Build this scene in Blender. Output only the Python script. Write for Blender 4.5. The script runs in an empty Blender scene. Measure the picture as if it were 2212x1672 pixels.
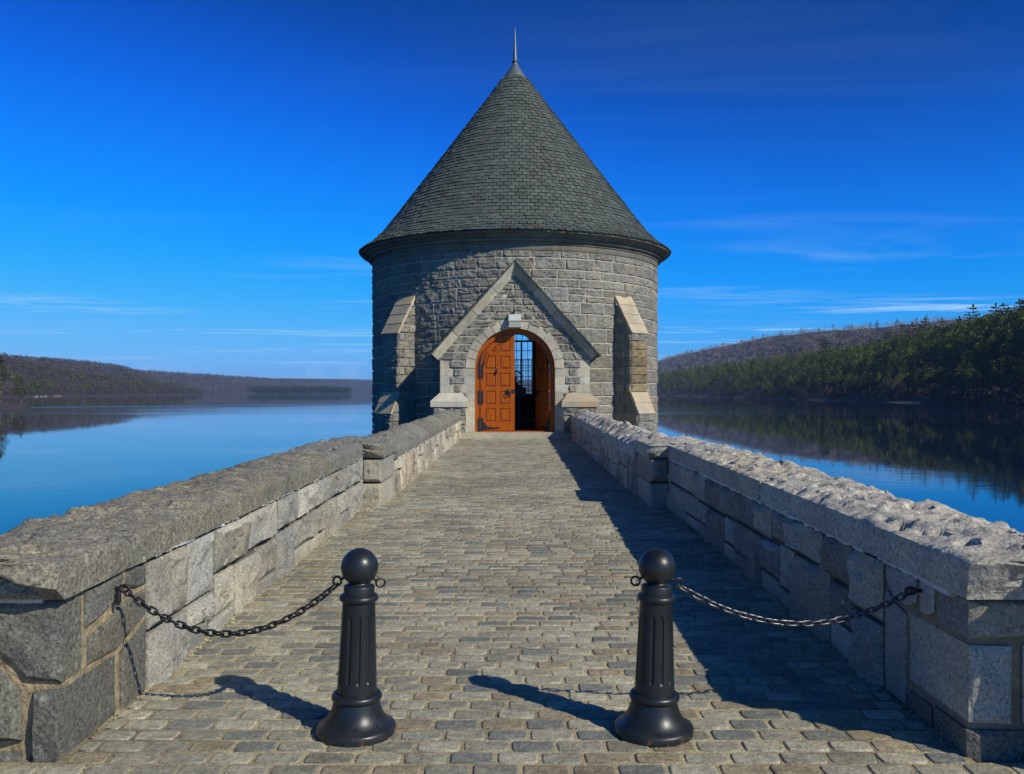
import bpy, math, random
import numpy as np
from mathutils import Vector, noise

random.seed(7)
RNG = np.random.default_rng(7)
scene = bpy.context.scene
C = scene.collection
PI = math.pi

# ------------------------------------------------------------------ camera, sky, sun, exposure
EYE = 1.65
cd = bpy.data.cameras.new('camera')
cam = bpy.data.objects.new('camera', cd)
C.objects.link(cam)
cam.location = (0, 0, EYE)
cam.rotation_euler = (math.radians(90), 0, 0)
cd.sensor_fit = 'HORIZONTAL'
cd.sensor_width = 36
cd.lens = 36 * 1900 / 2212
cd.shift_x = -8 / 2212
cd.shift_y = 10 / 2212
cd.clip_start = 0.1
cd.clip_end = 30000
scene.camera = cam

SUN_EL = math.radians(36)
SUN_AZ = math.radians(130)          # clockwise from +Y
SUN_DIR = Vector((math.sin(SUN_AZ) * math.cos(SUN_EL), math.cos(SUN_AZ) * math.cos(SUN_EL), math.sin(SUN_EL)))
sd = bpy.data.lights.new('sun', 'SUN')
sd.energy = 4.6
sd.angle = math.radians(0.5)
sd.color = (1.0, 0.93, 0.80)
sun = bpy.data.objects.new('sun', sd)
C.objects.link(sun)
sun.rotation_euler = SUN_DIR.to_track_quat('Z', 'Y').to_euler()
sun.location = (30, -30, 40)

world = bpy.data.worlds.new('World')
scene.world = world
world.use_nodes = True


def build_world():
    nt = world.node_tree
    nt.nodes.clear()
    N, L = nt.nodes.new, nt.links.new
    out = N('ShaderNodeOutputWorld')
    bg = N('ShaderNodeBackground')
    bg.inputs['Strength'].default_value = 0.115
    sky = N('ShaderNodeTexSky')
    sky.sky_type = 'NISHITA'
    sky.sun_disc = False
    sky.sun_elevation = SUN_EL
    sky.sun_rotation = SUN_AZ
    sky.altitude = 100
    sky.air_density = 1.0
    sky.dust_density = 0.3
    sky.ozone_density = 8.0
    # colour grade of the whole sky: deep, contrasty late-winter blue, the same curve in every direction
    sc_ = N('ShaderNodeVectorMath'); sc_.operation = 'SCALE'; sc_.inputs['Scale'].default_value = 0.1
    L(sky.outputs['Color'], sc_.inputs[0])
    cv = N('ShaderNodeRGBCurve')
    for ch, pts in enumerate(SKY_CURVE):
        c = cv.mapping.curves[ch]
        c.points[0].location = pts[0]
        c.points[1].location = pts[-1]
        for p in pts[1:-1]:
            c.points.new(*p)
    cv.mapping.update()
    L(sc_.outputs[0], cv.inputs['Color'])
    hs = N('ShaderNodeVectorMath'); hs.operation = 'SCALE'; hs.inputs['Scale'].default_value = 10.0
    L(cv.outputs['Color'], hs.inputs[0])
    # thin cirrus streaks on a high flat layer
    tc = N('ShaderNodeTexCoord')
    sep = N('ShaderNodeSeparateXYZ')
    L(tc.outputs['Generated'], sep.inputs[0])
    mx = N('ShaderNodeMath'); mx.operation = 'MAXIMUM'; mx.inputs[1].default_value = 0.03
    L(sep.outputs['Z'], mx.inputs[0])
    dx = N('ShaderNodeMath'); dx.operation = 'DIVIDE'; L(sep.outputs['X'], dx.inputs[0]); L(mx.outputs[0], dx.inputs[1])
    dy = N('ShaderNodeMath'); dy.operation = 'DIVIDE'; L(sep.outputs['Y'], dy.inputs[0]); L(mx.outputs[0], dy.inputs[1])
    cb = N('ShaderNodeCombineXYZ'); L(dx.outputs[0], cb.inputs[0]); L(dy.outputs[0], cb.inputs[1])
    mp = N('ShaderNodeMapping'); mp.inputs['Scale'].default_value = (0.30, 0.75, 1); mp.inputs['Rotation'].default_value = (0, 0, 0.12)
    mp.inputs['Location'].default_value = CLOUD_OFF
    L(cb.outputs[0], mp.inputs['Vector'])
    n1 = N('ShaderNodeTexNoise'); n1.inputs['Scale'].default_value = 1.0; n1.inputs['Detail'].default_value = 9; n1.inputs['Roughness'].default_value = 0.62
    n1.inputs['Distortion'].default_value = 1.6
    L(mp.outputs[0], n1.inputs['Vector'])
    n2 = N('ShaderNodeTexNoise'); n2.inputs['Scale'].default_value = 0.35; n2.inputs['Detail'].default_value = 3
    L(mp.outputs[0], n2.inputs['Vector'])
    r1 = N('ShaderNodeMapRange'); r1.inputs[1].default_value = 0.48; r1.inputs[2].default_value = 0.78; L(n1.outputs['Fac'], r1.inputs[0])
    r2 = N('ShaderNodeMapRange'); r2.inputs[1].default_value = 0.47; r2.inputs[2].default_value = 0.62; L(n2.outputs['Fac'], r2.inputs[0])
    m1 = N('ShaderNodeMath'); m1.operation = 'MULTIPLY'; L(r1.outputs[0], m1.inputs[0]); L(r2.outputs[0], m1.inputs[1])
    el = N('ShaderNodeMapRange'); el.inputs[1].default_value = 0.165; el.inputs[2].default_value = 0.095
    el.inputs[3].default_value = 0.07; el.inputs[4].default_value = 1.0; L(sep.outputs['Z'], el.inputs[0])
    m2 = N('ShaderNodeMath'); m2.operation = 'MULTIPLY'; L(m1.outputs[0], m2.inputs[0]); L(el.outputs[0], m2.inputs[1])
    m3 = N('ShaderNodeMath'); m3.operation = 'MULTIPLY'; m3.use_clamp = True; L(m2.outputs[0], m3.inputs[0]); m3.inputs[1].default_value = 1.35
    mix = N('ShaderNodeMix'); mix.data_type = 'RGBA'
    L(m3.outputs[0], mix.inputs['Factor'])
    L(hs.outputs[0], mix.inputs['A'])
    mix.inputs['B'].default_value = (4.6, 6.8, 9.2, 1)
    L(mix.outputs['Result'], bg.inputs['Color'])
    L(bg.outputs[0], out.inputs[0])


SKY_CURVE = (
    ((0, 0), (.06, .0015), (.10, .002), (.135, .002), (.206, .006), (.39, .095), (.55, .18), (1, .50)),
    ((0, 0), (.10, .036), (.17, .052), (.212, .092), (.28, .175), (.393, .29), (.55, .40), (.75, .48), (1, .62)),
    ((0, 0), (.20, .13), (.30, .20), (.37, .30), (.44, .52), (.537, .76), (.645, .88), (.80, .88), (1, .92)),
)
HAZE = 6.5e-5
CLOUD_OFF = (0.3, 0.2, 0)
build_world()

vs = scene.view_settings
vs.view_transform = 'Standard'
vs.look = 'None'
vs.gamma = 1
vs.use_curve_mapping = False
vs.exposure = 0.0
scene.cycles.max_bounces = 6
scene.cycles.transparent_max_bounces = 12

# ------------------------------------------------------------------ helpers
WLOC = {}


def link(o, parent=None):
    C.objects.link(o)
    if parent is not None:
        o.parent = parent
    return o


def thing(name, loc, label, cat, group=None, rot=None):
    o = bpy.data.objects.new(name, None)
    link(o)
    o.empty_display_size = 0.2
    o.location = loc
    if rot:
        o.rotation_euler = rot
    WLOC[o.name] = Vector(loc)
    o['label'] = label
    o['category'] = cat
    o['kind'] = 'thing'
    if group:
        o['group'] = group
    return o


class MB:
    def __init__(s):
        s.v = []
        s.f = []

    def add(s, vv, ff):
        b = len(s.v)
        s.v.extend([tuple(q) for q in vv])
        s.f.extend([tuple(b + i for i in q) for q in ff])

    def box(s, x0, x1, y0, y1, z0, z1):
        s.add([(x0, y0, z0), (x1, y0, z0), (x1, y1, z0), (x0, y1, z0), (x0, y0, z1), (x1, y0, z1), (x1, y1, z1), (x0, y1, z1)],
              [(0, 3, 2, 1), (4, 5, 6, 7), (0, 1, 5, 4), (1, 2, 6, 5), (2, 3, 7, 6), (3, 0, 4, 7)])

    def prism(s, pts, P, d0, d1):
        """polygon pts (u,v) from n=d0 (back) to n=d1 (front)"""
        n = len(pts)
        vv = [P(u, v, d0) for u, v in pts] + [P(u, v, d1) for u, v in pts]
        ff = [tuple(range(n - 1, -1, -1)), tuple(range(n, 2 * n))]
        ff += [(i, (i + 1) % n, n + (i + 1) % n, n + i) for i in range(n)]
        s.add(vv, ff)

    def lathe(s, prof, cx, cy, seg=64, a0=0, a1=2 * PI, rfun=None):
        full = abs(a1 - a0 - 2 * PI) < 1e-6
        na = seg if full else seg + 1
        vv = []
        for (r, z) in prof:
            for k in range(na):
                a = a0 + (a1 - a0) * k / seg
                rr = rfun(r, z, a) if rfun else r
                vv.append((cx + rr * math.sin(a), cy - rr * math.cos(a), z))
        ff = []
        for i in range(len(prof) - 1):
            for k in range(seg):
                k2 = (k + 1) % na if full else k + 1
                ff.append((i * na + k, i * na + k2, (i + 1) * na + k2, (i + 1) * na + k))
        s.add(vv, ff)
        return na

    def tube(s, pts, r, seg=8, closed=False):
        pts = [Vector(p) for p in pts]
        n = len(pts)
        vv, ff = [], []
        ref = None
        for i, p in enumerate(pts):
            if closed:
                d = (pts[(i + 1) % n] - pts[i - 1]).normalized()
            else:
                d = (pts[min(i + 1, n - 1)] - pts[max(i - 1, 0)]).normalized()
            if ref is None:
                ref = d.orthogonal().normalized()
            ref = (ref - d * ref.dot(d)).normalized()
            b = d.cross(ref)
            rr = r[i] if isinstance(r, (list, tuple)) else r
            for k in range(seg):
                a = 2 * PI * k / seg
                vv.append(p + ref * (rr * math.cos(a)) + b * (rr * math.sin(a)))
        m = n if closed else n - 1
        for i in range(m):
            for k in range(seg):
                k2 = (k + 1) % seg
                j = (i + 1) % n
                ff.append((i * seg + k, i * seg + k2, j * seg + k2, j * seg + k))
        if not closed:
            ff.append(tuple(range(seg - 1, -1, -1)))
            ff.append(tuple(range((n - 1) * seg, n * seg)))
        s.add(vv, ff)

    def build(s, name, mat, parent=None, smooth=False, center=True, kind=None, angle=None):
        base = WLOC.get(parent.name, Vector((0, 0, 0))) if parent is not None else Vector((0, 0, 0))
        v = np.array(s.v, dtype=np.float64)
        c = v.mean(axis=0) if center else np.array(base)
        me = bpy.data.meshes.new(name)
        me.from_pydata((v - c).tolist(), [], s.f)
        me.materials.append(mat)
        if smooth:
            me.polygons.foreach_set('use_smooth', [True] * len(me.polygons))
            if angle:
                me.set_sharp_from_angle(angle=math.radians(angle))
        o = bpy.data.objects.new(name, me)
        link(o, parent)
        o.location = Vector(c) - base
        WLOC[o.name] = Vector(c)
        if kind:
            o['kind'] = kind
        return o


def struct(o, label, cat, kind='structure'):
    o['kind'] = kind
    o['label'] = label
    o['category'] = cat
    return o


def fbm(p, octv=4):
    return noise.fractal(Vector(p), 0.9, 2.1, octv)


def poly_stone(mb, poly, P, relief=0.02, depth=0.1, gap=0.008, seed=0.0, step=0.06, rings=4, freq=6.0, edge=0.05, rough=1.0):
    """one stone: polygon outline on a face P(u,v,n), dressed edge and a rock face that bulges and breaks up by noise"""
    poly = [Vector((u, v)) for u, v in poly]
    n = len(poly)
    cen = sum(poly, Vector((0, 0))) / n
    # inset by gap
    ins = []
    area = sum(poly[i].x * poly[(i + 1) % n].y - poly[(i + 1) % n].x * poly[i].y for i in range(n))
    if area < 0:
        poly.reverse()
    for i in range(n):
        a, b, c = poly[i - 1], poly[i], poly[(i + 1) % n]
        d1 = (b - a).normalized(); d2 = (c - b).normalized()
        n1 = Vector((-d1.y, d1.x)); n2 = Vector((-d2.y, d2.x))
        m = n1 + n2
        m = m / max(m.length_squared * 0.5, 0.3) if m.length > 1e-6 else n1
        ins.append(b + m * gap)
    out = []
    for i in range(n):
        a, b = ins[i], ins[(i + 1) % n]
        k = max(1, int(round((b - a).length / step)))
        for j in range(k):
            out.append(a.lerp(b, j / k))
    m = len(out)
    vv = [P(q.x, q.y, -depth) for q in out]
    rad = sum((q - cen).length for q in out) / m
    fr = [0.0] + [min(edge / rad, 0.35) * 0.45, min(edge / rad, 0.35)]
    for k in range(1, rings):
        fr.append(fr[2] + (1 - fr[2]) * k / rings)
    for t in fr:
        for q in out:
            w = q.lerp(cen, t)
            if t == 0:
                h = 0.0
            else:
                e = min(1.0, t * rad / edge)
                f = 0.55 + rough * (0.75 * fbm((w.x * freq * 0.5 + seed, w.y * freq * 0.5, seed * 1.7), 3) + 0.35 * noise.noise(Vector((w.x * freq * 3, w.y * freq * 3, seed))))
                h = relief * e * max(f, -0.25)
            vv.append(P(w.x, w.y, h))
    vv.append(P(cen.x, cen.y, relief * (0.55 + rough * 0.75 * fbm((cen.x * freq * 0.5 + seed, cen.y * freq * 0.5, seed * 1.7), 3))))
    ff = []
    R = len(fr) + 1
    for r in range(R - 1):
        for i in range(m):
            j = (i + 1) % m
            ff.append((r * m + i, r * m + j, (r + 1) * m + j, (r + 1) * m + i))
    last = (R - 1) * m
    for i in range(m):
        ff.append((last + i, last + (i + 1) % m, len(vv) - 1))
    mb.add(vv, ff)


def grid_stone(mb, quad, P, relief=0.03, depth=0.1, gap=0.008, seed=0.0, nx=8, nz=6, freq=6.0, edge=0.06, rough=1.0, ridge=0.0, taper=0.0):
    """one rock-faced block between four (u,v) corners bl, br, tr, tl"""
    (au, av), (bu, bv), (cu, cv), (du, dv) = quad
    w = max(((bu - au) + (cu - du)) / 2, 1e-3)
    h = max(((dv - av) + (cv - bv)) / 2, 1e-3)
    gs, gt = min(gap / w, .3), min(gap / h, .3)

    def sp(n):  # tight rows at the edges, even inside
        base = [0.0, 0.5, 1.0]
        e = min(edge / w, 0.22) if n is nx else min(edge / h, 0.22)
        inner = [e + (1 - 2 * e) * k / (n - 2) for k in range(n - 1)]
        return [0.0] + inner + [1.0]
    S = sp(nx)
    e2 = min(edge / h, 0.22)
    T = [0.0] + [e2 + (1 - 2 * e2) * k / (nz - 2) for k in range(nz - 1)] + [1.0]
    vv, ff = [], []
    ns, ntt = len(S), len(T)
    for t in T:
        tt = gt + t * (1 - 2 * gt)
        for s in S:
            ss = gs + s * (1 - 2 * gs)
            u = (au * (1 - ss) + bu * ss) * (1 - tt) + (du * (1 - ss) + cu * ss) * tt
            v = (av * (1 - ss) + bv * ss) * (1 - tt) + (dv * (1 - ss) + cv * ss) * tt
            if s in (0.0, 1.0) or t in (0.0, 1.0):
                hh = 0.0
            else:
                f = 0.55 + rough * (0.8 * fbm((u * freq * 0.5 + seed, v * freq * 0.5, seed * 1.7), 3) + 0.4 * noise.noise(Vector((u * freq * 2.6, v * freq * 2.6, seed))))
                if ridge:
                    f += ridge * (0.5 - abs(noise.noise(Vector((u * freq * .8, v * freq * 1.3, seed + 9)))) * 2)
                hh = relief * max(f, -0.3)
            vv.append(P(u, v, hh))
    for j in range(ntt - 1):
        for i in range(ns - 1):
            a = j * ns + i
            ff.append((a, a + 1, a + ns + 1, a + ns))
    ring = [i for i in range(ns)] + [j * ns + ns - 1 for j in range(1, ntt)] + [(ntt - 1) * ns + i for i in range(ns - 2, -1, -1)] + [j * ns for j in range(ntt - 2, 0, -1)]
    b = len(vv)
    for idx in ring:
        j, i = divmod(idx, ns)
        ss = gs + S[i] * (1 - 2 * gs); tt = gt + T[j] * (1 - 2 * gt)
        u = (au * (1 - ss) + bu * ss) * (1 - tt) + (du * (1 - ss) + cu * ss) * tt
        v = (av * (1 - ss) + bv * ss) * (1 - tt) + (dv * (1 - ss) + cv * ss) * tt
        vv.append(P(u, v, -depth))
    m = len(ring)
    for k in range(m):
        k2 = (k + 1) % m
        ff.append((b + k, b + k2, ring[k2], ring[k]))
    mb.add(vv, ff)


# ------------------------------------------------------------------ materials
class NT:
    def __init__(s, name):
        s.m = bpy.data.materials.new(name)
        s.m.use_nodes = True
        s.t = s.m.node_tree
        s.b = s.t.nodes['Principled BSDF']
        s.geo = s.t.nodes.new('ShaderNodeNewGeometry')

    def n(s, k, **kw):
        q = s.t.nodes.new(k)
        for a, b in kw.items():
            setattr(q, a, b)
        return q

    def l(s, a, b):
        s.t.links.new(a, b)

    def noise(s, scale, detail=4, rough=0.55, vec=None, dist=0.0):
        q = s.n('ShaderNodeTexNoise')
        q.inputs['Scale'].default_value = scale
        q.inputs['Detail'].default_value = detail
        q.inputs['Roughness'].default_value = rough
        q.inputs['Distortion'].default_value = dist
        s.l(vec if vec is not None else s.geo.outputs['Position'], q.inputs['Vector'])
        return q.outputs['Fac']

    def rng(s, x, a, b, c=0.0, d=1.0):
        q = s.n('ShaderNodeMapRange')
        s.l(x, q.inputs[0])
        for i, v in enumerate((a, b, c, d)):
            q.inputs[1 + i].default_value = v
        return q.outputs[0]

    def math(s, op, a, b=None):
        q = s.n('ShaderNodeMath', operation=op)
        for i, x in enumerate((a, b)):
            if x is None:
                continue
            if isinstance(x, (int, float)):
                q.inputs[i].default_value = x
            else:
                s.l(x, q.inputs[i])
        return q.outputs[0]

    def mix(s, f, a, b, mode='MIX'):
        q = s.n('ShaderNodeMix', data_type='RGBA', blend_type=mode)
        for sock, x in (('Factor', f), ('A', a), ('B', b)):
            if isinstance(x, (int, float)):
                q.inputs[sock].default_value = x
            elif isinstance(x, (tuple, list)):
                q.inputs[sock].default_value = (*x[:3], 1)
            else:
                s.l(x, q.inputs[sock])
        return q.outputs['Result']

    def rand(s):
        oi = s.n('ShaderNodeObjectInfo')
        a = s.math('ADD', oi.outputs['Random'], s.geo.outputs['Random Per Island'])
        return s.math('FRACT', a)

    def wn(s, x, k):
        q = s.n('ShaderNodeTexWhiteNoise', noise_dimensions='1D')
        s.l(s.math('MULTIPLY', x, k), q.inputs['W'])
        return q.outputs['Value']

    def bump(s, h, strength, dist):
        q = s.n('ShaderNodeBump')
        q.inputs['Strength'].default_value = strength
        q.inputs['Distance'].default_value = dist
        s.l(h, q.inputs['Height'])
        s.l(q.outputs['Normal'], s.b.inputs['Normal'])

    def fin(s, col, rough=0.85, metal=0.0, spec=None):
        if isinstance(col, tuple):
            s.b.inputs['Base Color'].default_value = (*col, 1)
        else:
            s.l(col, s.b.inputs['Base Color'])
        if isinstance(rough, (int, float)):
            s.b.inputs['Roughness'].default_value = rough
        else:
            s.l(rough, s.b.inputs['Roughness'])
        s.b.inputs['Metallic'].default_value = metal
        if spec is not None:
            s.b.inputs['Specular IOR Level'].default_value = spec
        return s.m


def granite(name, c, warm=None, var=0.35, speck=0.5, sscale=90, bstr=0.5, bdist=0.01, bscale=22, stain=(0.20, 0.13, 0.05), stain_amt=0.25, streak=0.0):
    s = NT(name)
    warm = warm or (c[0] * 1.12, c[1] * 1.02, c[2] * 0.82)
    r = s.rand()
    tone = s.rng(s.wn(r, 91.7), 0, 1, 1 - var, 1 + var)
    col = s.mix(s.wn(r, 37.3), c, warm)
    col = s.mix(s.rng(s.noise(2.2, 5, 0.6), 0.35, 0.7), col, tuple(x * 0.72 for x in c))
    sp = s.noise(sscale, 3, 0.7)
    k = s.rng(sp, 0.3, 0.7, 1 - speck, 1 + speck)
    q = s.n('ShaderNodeVectorMath', operation='SCALE')
    s.l(col, q.inputs[0]); s.l(s.math('MULTIPLY', k, tone), q.inputs['Scale'])
    col = q.outputs[0]
    fl = s.rng(s.noise(sscale * .55, 2, 0.5), 0.60, 0.66, 0.0, speck)
    col = s.mix(fl, col, tuple(x * 0.22 for x in c))
    fl2 = s.rng(s.noise(sscale * .45, 2, 0.5, dist=0.3), 0.64, 0.70, 0.0, speck)
    col = s.mix(fl2, col, tuple(min(1, x * 1.9) for x in c))
    st = s.math('MULTIPLY', s.rng(s.noise(0.9, 6, 0.65, dist=0.6), 0.52, 0.72), stain_amt)
    col = s.mix(st, col, stain)
    if streak:
        sp2 = s.n('ShaderNodeSeparateXYZ'); s.l(s.geo.outputs['Position'], sp2.inputs[0])
        cb = s.n('ShaderNodeCombineXYZ')
        s.l(s.math('MULTIPLY', sp2.outputs[0], 9.0), cb.inputs[0]); s.l(s.math('MULTIPLY', sp2.outputs[1], 9.0), cb.inputs[1])
        s.l(s.math('MULTIPLY', sp2.outputs[2], 1.2), cb.inputs[2])
        f = s.math('MULTIPLY', s.rng(s.noise(1.0, 4, 0.6, vec=cb.outputs[0]), 0.5, 0.7), streak)
        col = s.mix(f, col, (0.05, 0.035, 0.02))
    h = s.math('ADD', s.noise(bscale, 6, 0.65), s.math('MULTIPLY', s.noise(bscale * 0.25, 4, 0.6), 1.5))
    s.bump(h, bstr, bdist)
    return s.fin(col, 0.9, spec=0.25)


M = {}
M['tower_stone'] = granite('tower_granite', (0.245, 0.242, 0.212), var=0.20, speck=0.30, sscale=40, bstr=1.0, bdist=0.03, bscale=10, stain=(0.17, 0.14, 0.08), stain_amt=0.3, streak=0.35)
M['smooth_stone'] = granite('dressed_granite', (0.50, 0.48, 0.39), var=0.20, speck=0.3, sscale=50, bstr=0.25, bdist=0.006, bscale=18, stain=(0.30, 0.235, 0.14), stain_amt=0.4, streak=0.22)
M['weathering'] = granite('buttress_weathering_stone', (0.44, 0.385, 0.275), var=0.1, speck=0.15, sscale=40, bstr=0.25, bdist=0.006, bscale=14, stain=(0.45, 0.25, 0.10), stain_amt=0.5)
M['stained'] = granite('rust_stained_granite', (0.25, 0.20, 0.12), var=0.25, speck=0.35, sscale=40, bstr=0.8, bdist=0.025, bscale=9, stain=(0.22, 0.10, 0.03), stain_amt=0.8, streak=0.6)
M['cornice'] = granite('cornice_granite', (0.20, 0.195, 0.165), var=0.14, speck=0.15, sscale=40, bstr=0.25, bdist=0.006, bscale=12, stain=(0.10, 0.09, 0.06), stain_amt=0.6, streak=0.4)
M['wall_stone'] = granite('parapet_granite', (0.325, 0.322, 0.278), var=0.34, speck=0.45, sscale=75, bstr=0.8, bdist=0.014, bscale=20, stain=(0.26, 0.18, 0.08), stain_amt=0.30)
M['wall_far'] = granite('split_granite', (0.46, 0.425, 0.345), var=0.30, speck=0.4, sscale=60, bstr=0.8, bdist=0.02, bscale=12, stain=(0.22, 0.15, 0.07), stain_amt=0.35, streak=0.75)
M['coping'] = granite('coping_granite', (0.42, 0.405, 0.35), var=0.08, speck=0.45, sscale=60, bstr=0.7, bdist=0.016, bscale=24, stain=(0.20, 0.17, 0.11), stain_amt=0.4)
M['coping_dark'] = granite('lichened_coping_granite', (0.20, 0.198, 0.168), var=0.12, speck=0.65, sscale=60, bstr=0.7, bdist=0.014, bscale=24, stain=(0.09, 0.08, 0.05), stain_amt=0.35)
M['pier_stone'] = granite('pier_granite', (0.14, 0.143, 0.125), var=0.15, speck=0.6, sscale=70, bstr=0.8, bdist=0.014, bscale=26, stain=(0.16, 0.12, 0.06), stain_amt=0.25)


def simple(name, c, rough=0.8, metal=0.0, nscale=8, amt=0.25, bstr=0.0, bdist=0.01, spec=None, var=0.0, coat=0.0):
    s = NT(name)
    f = s.rng(s.noise(nscale, 6, 0.6), 0.3, 0.7, 1 - amt, 1 + amt)
    if var:
        f = s.math('MULTIPLY', f, s.rng(s.wn(s.rand(), 53.1), 0, 1, 1 - var, 1 + var))
    q = s.n('ShaderNodeVectorMath', operation='SCALE')
    q.inputs[0].default_value = c
    s.l(f, q.inputs['Scale'])
    if bstr:
        s.bump(s.noise(nscale * 2.5, 5), bstr, bdist)
    if coat:
        s.b.inputs['Coat Weight'].default_value = coat
        s.b.inputs['Coat Roughness'].default_value = 0.25
    return s.fin(q.outputs[0], rough, metal, spec)


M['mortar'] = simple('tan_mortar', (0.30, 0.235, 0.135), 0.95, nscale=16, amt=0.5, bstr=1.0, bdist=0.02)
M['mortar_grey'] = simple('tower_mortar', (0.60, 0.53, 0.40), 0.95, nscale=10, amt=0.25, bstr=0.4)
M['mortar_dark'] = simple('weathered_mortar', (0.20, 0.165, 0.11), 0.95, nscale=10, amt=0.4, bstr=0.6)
M['mortar_deep'] = simple('deep_raked_joint', (0.10, 0.08, 0.055), 0.95, nscale=5, amt=0.5, bstr=0.5)
M['caulk'] = simple('white_lead_joint', (0.50, 0.50, 0.46), 0.85, nscale=20, amt=0.4)
M['iron'] = simple('black_iron', (0.012, 0.012, 0.014), 0.5, 0.0, nscale=20, amt=0.4, bstr=0.2, bdist=0.003, spec=0.5)
M['galv'] = simple('worn_chain_steel', (0.10, 0.10, 0.105), 0.35, 0.7, nscale=40, amt=0.5)
M['lead'] = simple('lead_grey_metal', (0.13, 0.16, 0.165), 0.45, 0.4, nscale=3, amt=0.25)
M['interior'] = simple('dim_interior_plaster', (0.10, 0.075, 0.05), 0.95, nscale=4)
M['machine'] = simple('dark_machine_paint', (0.02, 0.022, 0.025), 0.5, nscale=10)
M['lamp_body'] = simple('pale_lamp_housing', (0.45, 0.46, 0.42), 0.5, nscale=10, amt=0.1)
M['lamp_lens'] = simple('ribbed_lamp_lens', (0.42, 0.42, 0.33), 0.25, nscale=30, amt=0.3)
M['sun_tint_rail'] = simple('sunlight_tinted_rail', (0.45, 0.38, 0.25), 0.6)  # pale colour stands in for sunlight on the railing inside the tower


def mat_bollard():
    s = NT('black_bollard_paint')
    rust = s.rng(s.noise(26, 6, 0.7), 0.57, 0.63)
    sp = s.n('ShaderNodeSeparateXYZ'); s.l(s.geo.outputs['Position'], sp.inputs[0])
    low = s.rng(sp.outputs[2], 0.10, 0.075)
    col = s.mix(s.rng(s.noise(5, 5), 0.3, 0.7), (0.008, 0.0105, 0.013), (0.015, 0.019, 0.022))
    dust = s.math('MULTIPLY', s.rng(s.noise(14, 6, 0.7), 0.45, 0.7), s.rng(sp.outputs[2], 0.16, 0.06, 0.0, 0.3))
    col = s.mix(dust, col, (0.07, 0.06, 0.045))
    col = s.mix(s.math('MULTIPLY', rust, low), col, (0.16, 0.06, 0.02))
    s.bump(s.noise(60, 4, 0.6), 0.12, 0.003)
    return s.fin(col, s.rng(s.noise(9, 4), 0.3, 0.7, 0.30, 0.46), spec=0.45)


M['bollard'] = mat_bollard()


def mat_wood():
    s = NT('varnished_orange_oak')
    mp = s.n('ShaderNodeMapping'); mp.inputs['Scale'].default_value = (14, 14, 1.1)
    s.l(s.geo.outputs['Position'], mp.inputs['Vector'])
    g = s.noise(2.0, 6, 0.6, vec=mp.outputs[0], dist=0.4)
    col = s.mix(s.rng(g, 0.3, 0.7), (0.27, 0.048, 0.001), (0.44, 0.105, 0.002))
    col = s.mix(s.math('MULTIPLY', s.rng(s.noise(1.7, 3), 0.4, 0.7), 0.3), col, (0.33, 0.085, 0.002))
    s.bump(g, 0.12, 0.003)
    return s.fin(col, 0.45, spec=0.2)


M['wood'] = mat_wood()
M['wood_red'] = simple('red_brown_door_moulding', (0.16, 0.022, 0.006), 0.45, nscale=5, amt=0.3)


def mat_slate():
    s = NT('green_grey_slate')
    r = s.rand()
    col = s.mix(s.wn(r, 71.3), (0.062, 0.078, 0.066), (0.094, 0.110, 0.090))
    col = s.mix(s.math('GREATER_THAN', s.wn(r, 13.7), 0.86), col, (0.070, 0.075, 0.060))
    k = s.rng(s.noise(3.0, 6, 0.65), 0.3, 0.7, 0.75, 1.2)
    q = s.n('ShaderNodeVectorMath', operation='SCALE'); s.l(col, q.inputs[0]); s.l(k, q.inputs['Scale'])
    s.bump(s.noise(25, 5, 0.6), 0.4, 0.01)
    return s.fin(q.outputs[0], 0.75, spec=0.3)


M['slate'] = mat_slate()
M['slate_dark'] = simple('dark_slate_underlay', (0.02, 0.022, 0.02), 0.9)


def mat_paver():
    s = NT('granite_sett')
    r = s.rand()
    a, b = s.wn(r, 57.9), s.wn(r, 23.1)
    col = s.mix(a, (0.225, 0.218, 0.155), (0.40, 0.375, 0.265))
    col = s.mix(s.math('MULTIPLY', s.math('GREATER_THAN', b, 0.87), 0.6), col, (0.27, 0.205, 0.11))
    col = s.mix(s.math('MULTIPLY', s.math('LESS_THAN', b, 0.18), 0.75), col, (0.145, 0.155, 0.14))
    k = s.math('MULTIPLY', s.rng(s.noise(110, 3, 0.75), 0.3, 0.7, 0.55, 1.45), s.rng(s.noise(24, 6, 0.75), 0.3, 0.7, 0.55, 1.4))
    k = s.math('MULTIPLY', k, s.rng(s.noise(0.6, 6, 0.65), 0.3, 0.7, 0.68, 1.22))
    q = s.n('ShaderNodeVectorMath', operation='SCALE'); s.l(col, q.inputs[0]); s.l(k, q.inputs['Scale'])
    h = s.math('ADD', s.noise(45, 5, 0.65), s.math('MULTIPLY', s.noise(11, 3), 1.2))
    s.bump(h, 0.8, 0.008)
    return s.fin(q.outputs[0], s.rng(s.noise(9, 4), .3, .7, .5, .8), spec=0.4)


M['paver'] = mat_paver()


def mat_joint():
    s = NT('sandy_joint')
    col = s.mix(s.rng(s.noise(0.9, 5, 0.65), 0.46, 0.64), (0.40, 0.345, 0.20), (0.17, 0.14, 0.085))
    k = s.rng(s.noise(45, 4, 0.7), 0.3, 0.7, 0.55, 1.35)
    q = s.n('ShaderNodeVectorMath', operation='SCALE'); s.l(col, q.inputs[0]); s.l(k, q.inputs['Scale'])
    s.bump(s.noise(60, 4), 0.8, 0.01)
    return s.fin(q.outputs[0], 0.95)


M['joint'] = mat_joint()
M['dam'] = granite('dam_stone', (0.3, 0.29, 0.25))


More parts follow.
